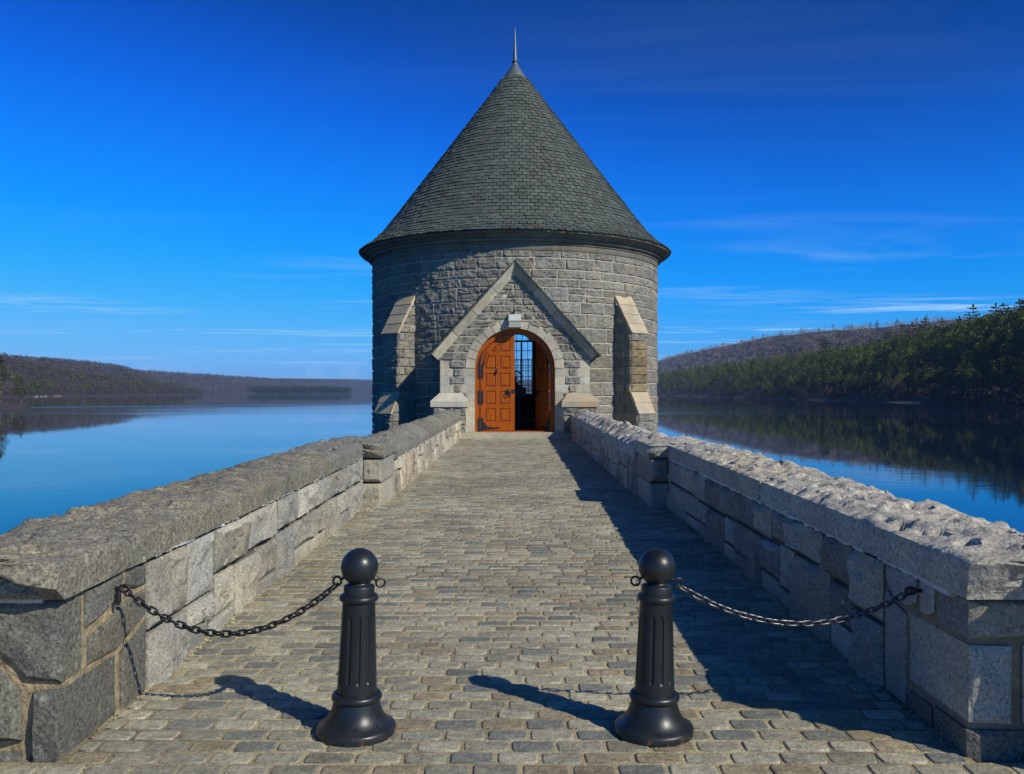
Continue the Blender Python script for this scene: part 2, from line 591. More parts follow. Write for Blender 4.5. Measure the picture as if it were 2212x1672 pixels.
def mat_water():
    s = NT('lake_water')
    sp = s.n('ShaderNodeSeparateXYZ'); s.l(s.geo.outputs['Position'], sp.inputs[0])
    mp = s.n('ShaderNodeMapping'); mp.inputs['Scale'].default_value = (0.5, 0.9, 1)
    s.l(s.geo.outputs['Position'], mp.inputs['Vector'])
    h = s.math('ADD', s.noise(0.9, 3, 0.5, vec=mp.outputs[0]), s.math('MULTIPLY', s.noise(0.12, 3, 0.5, vec=mp.outputs[0]), 2.0))
    # calm water with a few long breezy patches
    mp2 = s.n('ShaderNodeMapping'); mp2.inputs['Scale'].default_value = (0.0012, 0.011, 1); mp2.inputs['Rotation'].default_value = (0, 0, -0.12)
    s.l(s.geo.outputs['Position'], mp2.inputs['Vector'])
    breeze = s.rng(s.noise(1.0, 3, 0.5, vec=mp2.outputs[0]), 0.56, 0.66, 0.0, 1.0)
    # a long wind line running out from the left shore
    f = s.math('SUBTRACT', sp.outputs[1], s.math('ADD', s.math('MULTIPLY', sp.outputs[0], .83), 486))
    f = s.math('ADD', f, s.math('MULTIPLY', s.math('SUBTRACT', s.noise(.02, 3), .5), 16))
    line = s.math('MULTIPLY', s.rng(s.math('ABSOLUTE', f), 13, 5, 0, 1), s.rng(sp.outputs[0], -20, -60, 0, 1))
    breeze = s.math('MAXIMUM', breeze, line)
    bp = s.n('ShaderNodeBump')
    bp.inputs['Distance'].default_value = 0.05
    s.l(s.math('ADD', s.math('MULTIPLY', breeze, 0.20), 0.032), bp.inputs['Strength'])
    s.l(h, bp.inputs['Height'])
    s.l(bp.outputs['Normal'], s.b.inputs['Normal'])
    s.b.inputs['IOR'].default_value = 1.33
    rgh = s.math('ADD', s.math('ADD', 0.022, s.math('MULTIPLY', s.math('MINIMUM', breeze, 1.0), 0.045)), s.math('MULTIPLY', line, 0.22))
    return s.fin((0.001, 0.008, 0.032), rgh, spec=0.5)


M['water'] = mat_water()


def mat_leaf(name, a, b, rough=0.9, trans=0.0):
    s = NT(name)
    r = s.wn(s.math('ADD', s.geo.outputs['Random Per Island'], 0.01), 917.0)
    oi = s.n('ShaderNodeObjectInfo')
    col = s.mix(r, a, b)
    k = s.rng(oi.outputs['Random'], 0, 1, 0.6, 1.45)
    q = s.n('ShaderNodeVectorMath', operation='SCALE'); s.l(col, q.inputs[0]); s.l(k, q.inputs['Scale'])
    m = s.fin(q.outputs[0], rough, spec=0.1)
    if trans:
        tl = s.n('ShaderNodeBsdfTranslucent'); s.l(q.outputs[0], tl.inputs['Color'])
        mx_ = s.n('ShaderNodeMixShader'); mx_.inputs[0].default_value = trans
        s.l(s.b.outputs[0], mx_.inputs[1]); s.l(tl.outputs[0], mx_.inputs[2])
        s.l(mx_.outputs[0], s.t.nodes['Material Output'].inputs['Surface'])
    return m


M['pine'] = mat_leaf('pine_needles', (0.050, 0.074, 0.014), (0.150, 0.168, 0.034), trans=0.4)
M['twig'] = mat_leaf('bare_twigs', (0.07, 0.055, 0.042), (0.15, 0.12, 0.095))
M['hillwood'] = mat_leaf('bare_hill_woods', (0.25, 0.195, 0.155), (0.46, 0.375, 0.305))
M['ridgewood'] = mat_leaf('grey_ridge_woods', (0.075, 0.066, 0.068), (0.15, 0.135, 0.138))
M['pointwood'] = mat_leaf('dark_bare_woods', (0.020, 0.0145, 0.010), (0.075, 0.054, 0.036))
M['bark'] = simple('grey_brown_bark', (0.11, 0.085, 0.065), 0.95, nscale=3, amt=0.4)
M['bank'] = simple('leaf_littered_bank', (0.040, 0.029, 0.020), 0.95, nscale=0.15, amt=0.5)
M['brush'] = mat_leaf('shore_brush', (0.03, 0.024, 0.018), (0.085, 0.066, 0.048))
M['weeds'] = simple('dry_straw', (0.30, 0.22, 0.10), 0.9)
M['rock'] = granite('shore_rock', (0.20, 0.185, 0.16), bscale=2, bdist=0.2)

# ------------------------------------------------------------------ setting: levels
WATER_Z = -4.35


def gz(y):           # walkway surface: rises to the inner pair of pilasters, then runs nearly level
    return 0.0147 * y if y < 12.4 else 0.1823 + 0.0026 * (y - 12.4)


def wt(y):           # underside of the near copings
    return 0.728 + 0.0068 * y


# water
mb = MB()
mb.add([(-3650, -30, WATER_Z), (2650, -30, WATER_Z), (2650, 7650, WATER_Z), (-3650, 7650, WATER_Z)], [(0, 1, 2, 3)])
struct(mb.build('water', M['water']), 'calm deep blue reservoir water mirroring hills and sky', 'water')

# dam crest under the viewer and the causeway that carries the walkway
mb = MB()
mb.add([(-70, -12, -0.03), (70, -12, -0.03), (70, 3.80, 0.02), (-70, 3.80, 0.02), (-70, -30, -8), (70, -30, -8), (70, 3.80, -8), (-70, 3.80, -8)],
       [(0, 1, 2, 3), (4, 7, 6, 5), (0, 4, 5, 1), (1, 5, 6, 2), (2, 6, 7, 3), (3, 7, 4, 0)])
struct(mb.build('dam_crest', M['dam']), 'granite dam crest in front of the walkway', 'dam')
mb = MB()
for x0, x1, ya, yb in ((-2.58, 2.58, 3.82, 12.4), (-2.32, 2.32, 12.4, 28.2)):
    za, zb = gz(ya) - 0.02, gz(yb) - 0.02
    mb.add([(x0, ya, -8), (x1, ya, -8), (x1, yb, -8), (x0, yb, -8), (x0, ya, za), (x1, ya, za), (x1, yb, zb), (x0, yb, zb)],
           [(0, 3, 2, 1), (4, 5, 6, 7), (0, 1, 5, 4), (1, 2, 6, 5), (2, 3, 7, 6), (3, 0, 4, 7)])
struct(mb.build('causeway', M['dam']), 'solid granite causeway carrying the cobbled walkway to the tower', 'causeway')


# ------------------------------------------------------------------ cobbled walkway
def sett_shape(seed):
    """unit sett: outline with clipped corners, rounded shoulders"""
    rr = random.Random(seed)
    c, e = 0.035, 0.22
    pts = [(-.5 + c, -.5), (.5 - c, -.5), (.5, -.5 + e), (.5, .5 - e), (.5 - c, .5), (-.5 + c, .5), (-.5, .5 - e), (-.5, -.5 + e)]
    pts = [(x + rr.uniform(-.014, .014), y + rr.uniform(-.03, .03)) for x, y in pts]
    v = []
    for k, (z, s_) in enumerate(((-0.05, 1.0), (-0.0035, 0.995), (-0.0005, 0.965), (0.0010, 0.90))):
        for x, y in pts:
            sy = 1 - (1 - s_) * 1.7
            v.append((x * s_, y * sy, z + (rr.uniform(-.0015, .0015) if k > 1 else 0)))
    f = []
    for r in range(3):
        for i in range(8):
            j = (i + 1) % 8
            f.append((r * 8 + i, r * 8 + j, (r + 1) * 8 + j, (r + 1) * 8 + i))
    f.append(tuple(range(24, 32)))
    return np.array(v), f


SETTS = [sett_shape(i) for i in range(12)]
sett_mesh = []
for v, f in SETTS:
    me = bpy.data.meshes.new('sett')
    me.from_pydata(v.tolist(), [], f)
    me.materials.append(M['paver'])
    me.polygons.foreach_set('use_smooth', [True] * (len(f) - 1) + [False])
    sett_mesh.append(me)

mb = MB()
ys = [1.2, 3.79, 3.86, 12.4, 20, 26.93]
xs = [3.6, 3.6, 1.985, 1.985, 1.985, 1.985]
for k in range(5):
    a, b, xa, xb = ys[k], ys[k + 1], xs[k], xs[k + 1]
    if k >= 1:
        xa = xb = 1.985
    mb.add([(-xa, a, gz(a) - 0.0048), (xa, a, gz(a) - 0.0048), (xb, b, gz(b) - 0.0048), (-xb, b, gz(b) - 0.0048)], [(0, 1, 2, 3)])
walk = mb.build('walkway', M['joint'])
struct(walk, 'cobbled walkway of granite setts leading to the tower door', 'walkway')

rows = []
nrow = 0
y = 3.02
while y < 26.86:
    p = 0.1255 + random.uniform(-.004, .004)
    half = 3.4 if y + p < 3.80 else (1.955 if y < 11.25 else (1.725 if y > 11.4 else 1.955))
    x = -half - (0.1 if nrow % 2 else 0.0) - random.uniform(0, .045)
    nrow += 1
    while x < half - 0.04:
        L = random.uniform(0.188, 0.222)
        a, b = max(x, -half), min(x + L, half)
        if b - a > 0.06 and y + p < 26.9:
            rows.append(((a + b) / 2, y + p / 2, b - a - 0.017, p - 0.021))
        x += L
    y += p


def in_view(x, y):
    return y > 3.6 and abs(x) < 0.60 * y + 0.15


cand = sorted([r for r in rows if in_view(r[0], r[1])], key=lambda r: r[1])
single = set(cand[:300])
vv, ff, off = [], [], 0
wl = WLOC[walk.name]
for i, (cx, cy, L, W) in enumerate(rows):
    k = random.randrange(12)
    zt = gz(cy) + random.uniform(-.0015, .002)
    ang = random.uniform(-.012, .012)
    if (cx, cy, L, W) in single:
        o = bpy.data.objects.new('sett', sett_mesh[k])
        link(o, walk)
        o.location = Vector((cx, cy, zt)) - wl
        o.scale = (L, W, 1)
        o.rotation_euler = (0.0147 + random.uniform(-.015, .015), random.uniform(-.012, .012), ang)
    else:
        v, f = SETTS[k]
        w = v * np.array([L, W, 1])
        w = w @ np.array([[math.cos(ang), math.sin(ang), 0], [-math.sin(ang), math.cos(ang), 0], [0, 0, 1]])
        w[:, 2] += w[:, 0] * random.uniform(-.012, .012) + w[:, 1] * random.uniform(-.015, .02)
        vv.append(w + np.array([cx, cy, zt]))
        ff.extend([tuple(off + q for q in g) for g in f])
        off += len(v)
mb = MB(); mb.v = np.concatenate(vv).tolist(); mb.f = ff
mb.build('sett_paving', M['paver'], walk, kind='stuff', smooth=True, angle=40)

# grit washed against the foot of the walls
mb = MB()
for sx in (-1, 1):
    for k in range(1500):
        yy = random.uniform(4.0, 26.5)
        face = 1.965 if yy < 11.25 else 1.72
        xx = sx * (face - abs(random.gauss(0, 0.022)))
        r = random.uniform(.004, .013)
        z = gz(yy) + 0.001
        a = random.uniform(0, 6.3)
        p = [(xx + r * math.cos(a + q * 2.1), yy + r * 1.4 * math.sin(a + q * 2.1), z) for q in range(3)]
        mb.add(p + [(xx, yy, z + r * .8)], [(0, 1, 3), (1, 2, 3), (2, 0, 3)])
for k in range(420):
    yy = 3.7 + 14 * random.random() ** 1.6
    xx = random.uniform(-1.9, 1.9)
    r = random.uniform(.002, .007)
    z = gz(yy) + .0015
    a = random.uniform(0, 6.3)
    p = [(xx + r * math.cos(a + q * 2.1), yy + r * 1.6 * math.sin(a + q * 2.1), z) for q in range(3)]
    mb.add(p + [(xx, yy, z + r * .6)], [(0, 1, 3), (1, 2, 3), (2, 0, 3)])
g = mb.build('grit', M['joint'])
struct(g, 'sandy grit and leaf bits on the setts, thickest along both parapets', 'grit', kind='stuff')


# ------------------------------------------------------------------ parapet walls
def parapet(sx, label):
    root = thing('parapet_wall', (sx * 2.25, 15, 0.2), label, 'wall')
    S = 11 if sx < 0 else 77
    rr = random.Random(S)

    def PI_(u, v, n):       # walkway face of the near stretch (u = distance along, n = towards the walkway)
        return (sx * (1.97 - n), u, v)

    def PF(u, v, n):        # end face of the pier, towards the viewer (u = outwards)
        return (sx * (1.97 + u), 3.84 - n, v)

    def PN(u, v, n):        # walkway face of the far stretch
        return (sx * (1.715 - n), u, v)

    def fix(mb):            # faces turn inside out on the mirrored side
        if sx > 0:
            mb.f = [tuple(reversed(q)) for q in mb.f]

    def stone(poly, P, mat='wall_stone', flip=False, **kw):
        mb = MB()
        poly_stone(mb, poly, P, seed=rr.uniform(0, 90), **kw)
        if flip != (sx > 0):
            mb.f = [tuple(reversed(q)) for q in mb.f]
        return mb.build('stone', M[mat], root, smooth=True, angle=38)

    # mortar cores
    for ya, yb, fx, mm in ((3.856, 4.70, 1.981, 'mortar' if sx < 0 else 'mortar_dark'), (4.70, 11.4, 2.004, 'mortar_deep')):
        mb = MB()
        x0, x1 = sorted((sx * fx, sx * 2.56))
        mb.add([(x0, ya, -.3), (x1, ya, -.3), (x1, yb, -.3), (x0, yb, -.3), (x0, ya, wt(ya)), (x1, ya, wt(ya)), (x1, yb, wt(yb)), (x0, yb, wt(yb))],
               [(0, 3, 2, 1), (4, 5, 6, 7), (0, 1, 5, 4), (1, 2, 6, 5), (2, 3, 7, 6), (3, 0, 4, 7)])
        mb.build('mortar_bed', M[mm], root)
    mb = MB()
    x0, x1 = sorted((sx * 1.732, sx * 2.30))
    mb.add([(x0, 11.4, -.3), (x1, 11.4, -.3), (x1, 26.99, -.3), (x0, 26.99, -.3), (x0, 11.4, .70), (x1, 11.4, .70), (x1, 26.99, .775), (x0, 26.99, .775)],
           [(0, 3, 2, 1), (4, 5, 6, 7), (0, 1, 5, 4), (1, 2, 6, 5), (2, 3, 7, 6), (3, 0, 4, 7)])
    mb.build('mortar_bed', M['mortar_dark'], root)
    # plain ashlar on the lake side
    mb = MB()
    x0, x1 = sorted((sx * 2.56, sx * 2.62))
    mb.box(x0, x1, 3.86, 11.4, -1.2, .73)
    x0, x1 = sorted((sx * 2.30, sx * 2.36))
    mb.box(x0, x1, 11.42, 26.98, -1.2, .69)
    mb.build('lake_side_face', M['wall_stone'], root)

    # --- near stretch, two courses of split ashlar
    def line(y, f):
        return f * (wt(y) - 0.012) if False else f
    if sx < 0:
        up = [4.70, 5.25, 5.74, 6.49, 7.27, 7.95, 8.62, 9.26, 10.25, 11.26]
        mid = [.36, .36, .45, .47, .49, .49, .50, .51, .51]
        lowj = [4.70, 5.26, 5.62, 6.15, 6.72, 7.2, 7.75, 8.4, 9.1, 9.7, 10.4, 11.26]
        lowh = [.0, .20, .17, .0, .19, .0, .24, .23, .0, .27, .0]
    else:
        up = [4.70, 5.14, 5.63, 6.37, 6.76, 7.16, 7.9, 8.41, 9.04, 9.7, 10.5, 11.26]
        mid = [.40, .49, .52, .53, .50, .50, .49, .48, .48, .5, .5]
        lowj = [4.70, 5.14, 5.5, 6.2, 6.55, 7.05, 7.45, 7.9, 8.3, 9.0, 9.5, 10.2, 11.26]
        lowh = [.0, .24, .0, .2, .23, .0, .22, .24, .0, .26, .25, .0]

    def midz(y):
        for k in range(len(up) - 1):
            if up[k] <= y < up[k + 1]:
                return mid[k]
        return mid[-1]
    for k in range(len(up) - 1):
        a, b = up[k], up[k + 1]
        stone([(a, mid[k]), (b, mid[k]), (b, wt(b) - .012), (a, wt(a) - .012)], PI_, relief=.062, gap=.016, depth=.06, step=.045, edge=.06, rough=1.15, freq=6)
    # lower stones sit under the step line of the upper course
    edges = sorted(set(lowj + [up[k + 1] for k in range(len(up) - 2) if abs(mid[k] - mid[k + 1]) > .04]))
    for a, b in zip(edges[:-1], edges[1:]):
        if b - a < .12:
            continue
        mm = (a + b) / 2
        t = midz(mm)
        k = max(i for i in range(len(lowj) - 1) if lowj[i] <= mm)
        lo = lowh[k]
        if lo > 0:
            stone([(a, lo), (b, lo), (b, t), (a, t)], PI_, relief=.060, gap=.016, depth=.06, step=.045, edge=.06, rough=1.15, freq=6)
            stone([(a, gz(a) - .12), (b, gz(b) - .12), (b, lo), (a, lo)], PI_, relief=.02, depth=.05, step=.08, edge=.03, freq=5)
        else:
            stone([(a, gz(a) - .12), (b, gz(b) - .12), (b, t), (a, t)], PI_, relief=.062, gap=.016, depth=.06, step=.045, edge=.06, rough=1.15, freq=6)

    # --- pier at the viewer's end
    T = wt(3.84) - .012
    if sx < 0:
        big = dict(relief=.035, step=.05, edge=.03, freq=4, rings=6)
        stone([(0, .375), (.14, .38), (.36, .60), (.62, .62), (.62, T), (0, T)], PF, 'pier_stone', depth=.165, flip=True, **big)
        stone([(0, -.1), (.145, -.1), (.14, .345), (0, .36)], PF, 'pier_stone', depth=.50, flip=True, **big)
        stone([(.175, .12), (.62, .10), (.62, .57), (.39, .555), (.19, .35)], PF, 'pier_stone', depth=.06, flip=True, **big)
        stone([(.175, -.1), (.62, -.1), (.62, .065), (.185, .085)], PF, 'pier_stone', depth=.06, flip=True, **big)
        side = dict(relief=.014, depth=.05, step=.05, edge=.02, freq=5, rings=5, gap=.010)
        stone([(4.02, .56), (4.02, T), (4.44, T + .003), (4.38, .64), (4.25, .59)], PI_, 'pier_stone', **side)
        stone([(4.45, .655), (4.46, T + .003), (4.69, T + .005), (4.69, .62), (4.55, .625)], PI_, 'pier_stone', **side)
        stone([(4.05, .385), (4.35, .37), (4.69, .46), (4.69, .61), (4.45, .60), (4.30, .565), (4.05, .525)], PI_, 'pier_stone', **side)
        stone([(4.385, -.05), (4.69, -.05), (4.69, .44), (4.385, .355)], PI_, 'pier_stone', **side)
    else:
        big = dict(relief=.038, step=.05, edge=.03, freq=4, rings=6)
        stone([(0, .565), (.30, .575), (.62, .58), (.62, T), (0, T)], PF, 'wall_stone', depth=.27, flip=True, **big)
        stone([(0, .20), (.20, .19), (.205, .545), (0, .55)], PF, 'wall_stone', depth=.57, flip=True, **big)
        stone([(.235, .20), (.62, .19), (.62, .55), (.235, .55)], PF, 'wall_stone', depth=.06, flip=True, **big)
        stone([(-.01, -.1), (.62, -.1), (.62, .17), (-.01, .18)], PF, 'pier_stone', depth=.30, flip=True, **big)
        side = dict(relief=.016, depth=.05, step=.05, edge=.02, freq=5, rings=5, gap=.012)
        stone([(4.13, .60), (4.13, T), (4.30, T), (4.30, .57), (4.22, .565)], PI_, 'wall_stone', **side)
        stone([(4.31, .60), (4.32, T), (4.69, T), (4.69, .66), (4.55, .575), (4.44, .555)], PI_, 'wall_stone', **side)
        stone([(4.43, .06), (4.69, .06), (4.69, .62), (4.56, .56), (4.43, .54)], PI_, 'wall_stone', **side)
        stone([(4.16, -.1), (4.41, -.1), (4.41, .17), (4.16, .17)], PI_, 'pier_stone', **side)

    # --- pilaster where the walk narrows: end face and short return
    def PE(u, v, n):
        return (sx * (1.715 + u), 11.29 - n, v)
    pk = dict(relief=.05, depth=1.16, step=.05, edge=.04, freq=6, rings=5)
    stone([(0, -.1), (.262, -.1), (.262, .475), (0, .475)], PE, 'wall_stone', flip=True, **pk)
    pk['relief'] = .06
    stone([(0, .485), (.262, .485), (.262, .795), (0, .795)], PE, 'wall_stone', flip=True, **pk)

    # --- far stretch: tall thin split stones
    def ft(y):
        return .705 + .005 * (y - 12.5) - .006
    yy = 12.47
    while yy < 26.93:
        w = rr.uniform(.35, 1.1)
        b = min(yy + w, 26.97)
        if 26.97 - b < .3:
            b = 26.97
        cut = rr.choice((0, 0, .36, .42, .48, .52))
        kw = dict(relief=.05, depth=.05, step=.12, edge=.05, freq=7, rings=4, gap=.012)
        if cut:
            stone([(yy, cut), (b, cut + rr.uniform(-.03, .03)), (b, ft(b)), (yy, ft(yy))], PN, 'wall_far', **kw)
            if w > .6:
                m_ = yy + (b - yy) * rr.uniform(.35, .65)
                stone([(yy, .05), (m_, .05), (m_, cut), (yy, cut)], PN, 'wall_far', **kw)
                stone([(m_, .05), (b, .05), (b, cut - .03), (m_, cut)], PN, 'wall_far', **kw)
            else:
                stone([(yy, .05), (b, .05), (b, cut - .03), (yy, cut)], PN, 'wall_far', **kw)
        else:
            stone([(yy, .05), (b, .05), (b, ft(b)), (yy, ft(yy))], PN, 'wall_far', **kw)
        yy = b

    # --- copings
    def coping(y0, y1, prof, zf, face, step, amp, hole, sd, ends=(0, 0)):
        n = max(3, int((y1 - y0) / step))
        dense = []
        for (xa, za, ra), (xb, zb, rb) in zip(prof[:-1], prof[1:]):
            k = max(1, int(math.hypot(xb - xa, zb - za) / step))
            for j in range(k):
                t = j / k
                dense.append((xa + (xb - xa) * t, za + (zb - za) * t, ra + (rb - ra) * t))
        dense.append(prof[-1])
        vv = []
        m = len(dense)
        for i in range(n + 1):
            y_ = y0 + (y1 - y0) * i / n
            for (px, pz, rg) in dense:
                q = Vector((px * 1.0, y_, pz * 1.0))
                d = fbm((q.x * 3.1 + sd, q.y * 2.3, q.z * 3.1), 4) * .5
                # chipped, angular facets in two sizes
                for cs, wt_ in ((.13, .85), (.055, .42)):
                    pv_ = Vector((q.x / cs, q.y / cs * .8, q.z / cs * .6 + sd))
                    cc = noise.voronoi(pv_)[1][0]
                    gg = noise.noise_vector(cc * 7.3)
                    d += wt_ * (gg.dot(pv_ - cc) + .35 * gg.x)
                d += .16 * noise.noise(Vector((q.x * 45, q.y * 41, q.z * 45 + sd)))
                hv = noise.noise(Vector((q.x * 9.5 + sd, q.y * 8.0, 3.3)))
                if hole and hv > .30:
                    d -= hole * min(1, (hv - .30) * 12)
                fade = 1.0
                if ends[0]:
                    fade = min(1, .35 + (y_ - y0) * 6)
                dz = d * amp * rg
                dn = d * amp * .35 * (1 if rg < .3 else .4)
                # rock-faced viewer end
                yo = 0
                if i == 0 and ends[0]:
                    yo = -.05 * max(0, .5 + fbm((px * 6, pz * 6, sd + 5), 3)) * min(1, pz / .05)
                vv.append((sx * (face + px + (dn if px < .1 else 0) * -1), y_ + yo, zf(y_) + pz + dz * fade))
        ff = []
        for i in range(n):
            for j in range(m - 1):
                a = i * m + j
                ff.append((a, a + 1, a + m + 1, a + m))
            ff.append((i * m + m - 1, i * m, (i + 1) * m, (i + 1) * m + m - 1))
        mb = MB()
        mb.add(vv, ff)
        # end caps: fans with a broken rock face
        for e, idx in ((0, 0), (1, n)):
            ring = [vv[idx * m + j] for j in range(m)]
            y_ = y0 if e == 0 else y1
            cz = sum(p[2] for p in ring) / m
            cx_ = sum(p[0] for p in ring) / m
            k = 5
            vs_ = []
            for r_ in range(k):
                t = r_ / k
                for p in ring:
                    x_, z_ = p[0] + (cx_ - p[0]) * t, p[2] + (cz - p[2]) * t
                    b_ = 0 if (r_ == 0 or not ends[e]) else (.03 + .06 * fbm((x_ * 7 + sd, z_ * 7, 2), 3)) * (-1 if e == 0 else 1)
                    vs_.append((x_, p[1] + b_, z_))
            vs_.append((cx_, y_ + (0 if not ends[e] else -.04), cz))
            fs = []
            for r_ in range(k - 1):
                for j in range(m):
                    j2 = (j + 1) % m
                    fs.append((r_ * m + j, r_ * m + j2, (r_ + 1) * m + j2, (r_ + 1) * m + j))
            for j in range(m):
                fs.append(((k - 1) * m + j, (k - 1) * m + (j + 1) % m, k * m))
            if e == 0:
                fs = [tuple(reversed(q)) for q in fs]
            mb.add(vs_, fs)
        if sx < 0:
            mb.f = [tuple(reversed(q)) for q in mb.f]
        return mb.build('coping_stone', M['coping' if sx > 0 else 'coping_dark'], root, smooth=True, angle=50)

    pk = .205 if sx < 0 else .20
    near = [(-.024, 0, 0), (-.026, .143, .10), (-.020, .160, .15), (.02, .172, .6), (.12, .188, 1), (.30, pk, 1), (.50, pk, 1), (.61, .185, 1), (.67, .15, .8), (.70, .10, .3), (.70, 0, 0)]
    joints = [3.79, 6.95, 9.35, 11.24] if sx < 0 else [3.79, 7.05, 9.6, 11.24]
    for k in range(3):
        coping(joints[k] + (.006 if k else 0), joints[k + 1] - .006, near, wt, 1.97, .024, .052 if sx > 0 else .046, 1.0 if sx > 0 else .4, 3.1 * k + S, ends=(1 if k == 0 else 0, 0))
    pil = [(-.030, 0, 0), (-.032, .14, .2), (-.02, .160, .4), (.06, .175, 1), (.35, .205, 1), (.60, .21, 1), (.85, .17, .8), (.93, .1, .3), (.93, 0, 0)]
    coping(11.25, 12.43, pil, lambda y_: wt(y_), 1.715, .034, .055, .3 if sx > 0 else 0, 20.5 + S, ends=(1, 0))
    far = [(-.03, 0, 0), (-.03, .115, .2), (-.015, .15, .6), (.08, .20, 1), (.20, .275, 1), (.32, .315, 1), (.44, .275, 1), (.56, .20, 1), (.63, .12, .3), (.63, 0, 0)]
    fj = [12.44, 14.6, 17.0, 19.3, 21.7, 24.2, 26.98]
    for k in range(6):
        coping(fj[k] + .003, fj[k + 1] - .003, far, lambda y_: .705 + .005 * (y_ - 12.5), 1.715, .05, .06 if sx < 0 else .10, .0 if sx < 0 else .5, 40.5 + k * 2.2 + S)

    # --- white lead pointing under the copings
    mb = MB()
    segs = [(4.78, 5.7), (5.75, 6.3), (6.5, 8.1), (8.3, 9.2), (9.9, 11.2)] if sx < 0 else [(3.95, 4.75), (4.95, 6.9), (7.0, 9.4), (9.6, 11.2)]
    for a, b in segs:
        n = int((b - a) / .07)
        for i in range(n):
            y0, y1 = a + (b - a) * i / n, a + (b - a) * (i + 1) / n
            t = rr.uniform(.010, .026) if sx > 0 else rr.uniform(.004, .015)
            xa = sx * 1.953
            z0 = wt(y0)
            mb.add([(xa, y0, z0 - t), (xa, y1, z0 - t * rr.uniform(.7, 1.2)), (xa, y1, z0 + .003), (xa, y0, z0 + .003), (sx * 1.99, y0, z0 - t), (sx * 1.99, y1, z0 - t), (sx * 1.99, y1, z0), (sx * 1.99, y0, z0)],
                   [(0, 1, 2, 3), (4, 7, 6, 5), (0, 4, 5, 1), (0, 3, 7, 4), (1, 5, 6, 2)])
    y_ = 12.5
    while y_ < 26.8:
        L = rr.uniform(.1, .25)
        t = rr.uniform(.006, .02)
        z0 = .705 + .005 * (y_ - 12.5)
        xa, xb = sorted((sx * 1.690, sx * 1.74))
        mb.box(xa, xb, y_, y_ + L, z0 - t, z0 + .002)
        y_ += L + rr.choice((0.001, .001, .1))
    # pointing beside the pilaster and under the pier coping
    if True:
        xa, xb = sorted((sx * 1.962, sx * 1.985))
        z_ = .15
        while z_ < .80:
            h_ = rr.uniform(.05, .12)
            mb.box(xa, xb, 11.255 - rr.uniform(0, .012), 11.275, z_, z_ + h_)
            z_ += h_ + .001
    if sx < 0:
        x_ = 2.06
        while x_ < 2.55:
            w_ = rr.uniform(.03, .07)
            mb.box(-x_ - w_, -x_, 3.825, 3.86, wt(3.84) - rr.uniform(.018, .026), wt(3.84) - .002)
            x_ += w_ + .002
    mb.build('pointing', M['caulk'], root, kind='stuff')
    return root


left_wall = parapet(-1, 'sunlit granite parapet with a chain ring and chain shadow on its near end')
right_wall = parapet(1, 'granite parapet whose shaded face throws a shadow over the cobbled walk')

# the dam's own parapet carries on to either side of the walkway, a little higher and further forward
def dam_parapet(sx, label):
    dam_wall = thing('dam_parapet', (sx * 4.4, 3.5, 0.0), label, 'wall')
    rdm = random.Random(4)

    def fin(mb, name, mat, flip=False, **kw):
        mb.v = [(sx * x, y_, z_) for x, y_, z_ in mb.v]
        if flip != (sx < 0):
            mb.f = [tuple(reversed(q)) for q in mb.f]
        return mb.build(name, M[mat], dam_wall, **kw)

    def PDM(u, v, n):
        return (u, 3.27 - n, v)

    def PDS(u, v, n):
        return (2.66 - n, u, v)
    mb = MB()
    mb.box(2.675, 6.2, 3.285, 3.86, -.3, 1.08)
    fin(mb, 'mortar_bed', 'mortar_dark')
    for k, (z0, z1) in enumerate(((-.1, .30), (.30, .70), (.70, 1.08))):
        a = 2.66
        while a < 6.1:
            b = min(6.2, a + rdm.uniform(.55, .95))
            mb = MB()
            poly_stone(mb, [(a, z0), (b, z0), (b, z1), (a, z1)], PDM, relief=.04, depth=.06, seed=rdm.uniform(0, 90), step=.08)
            fin(mb, 'stone', 'wall_stone', smooth=True, angle=38)
            a = b
        mb = MB()
        poly_stone(mb, [(3.27, z0), (3.83, z0), (3.83, z1), (3.27, z1)], PDS, relief=.03, depth=.06, seed=rdm.uniform(0, 90), step=.08)
        fin(mb, 'stone', 'wall_stone', flip=True, smooth=True, angle=38)
    for a, b in ((2.62, 4.3), (4.31, 6.24)):
        mb = MB()
        mb.add([(a, 3.22, 1.085), (b, 3.22, 1.085), (b, 3.90, 1.085), (a, 3.90, 1.085), (a, 3.22, 1.23), (b, 3.22, 1.23), (b, 3.90, 1.23), (a, 3.90, 1.23), (a + .05, 3.4, 1.31), (b, 3.4, 1.31), (b, 3.72, 1.31), (a + .05, 3.72, 1.31)],
               [(0, 3, 2, 1), (0, 1, 5, 4), (1, 2, 6, 5), (2, 3, 7, 6), (3, 0, 4, 7), (4, 5, 9, 8), (5, 6, 10, 9), (6, 7, 11, 10), (7, 4, 8, 11), (8, 9, 10, 11)])
        fin(mb, 'coping_stone', 'coping')


dam_parapet(1, 'granite dam parapet block beside the shaded walkway parapet')
dam_parapet(-1, 'granite dam parapet block beside the sunlit walkway parapet')

# ------------------------------------------------------------------ tower
TX, TY, TR = -0.026, 33.3, 5.3
tower = thing('stone_tower', (TX, TY, WATER_Z), 'round granite gatehouse tower with conical slate roof and orange arched door', 'tower')
DOOR_Z = 0.39
SPRING = 2.378


def PC(u, v, n):        # outside of the drum, u = arc length from the front
    a = u / TR
    r = TR + n
    return (TX + r * math.sin(a), TY - r * math.cos(a), v)


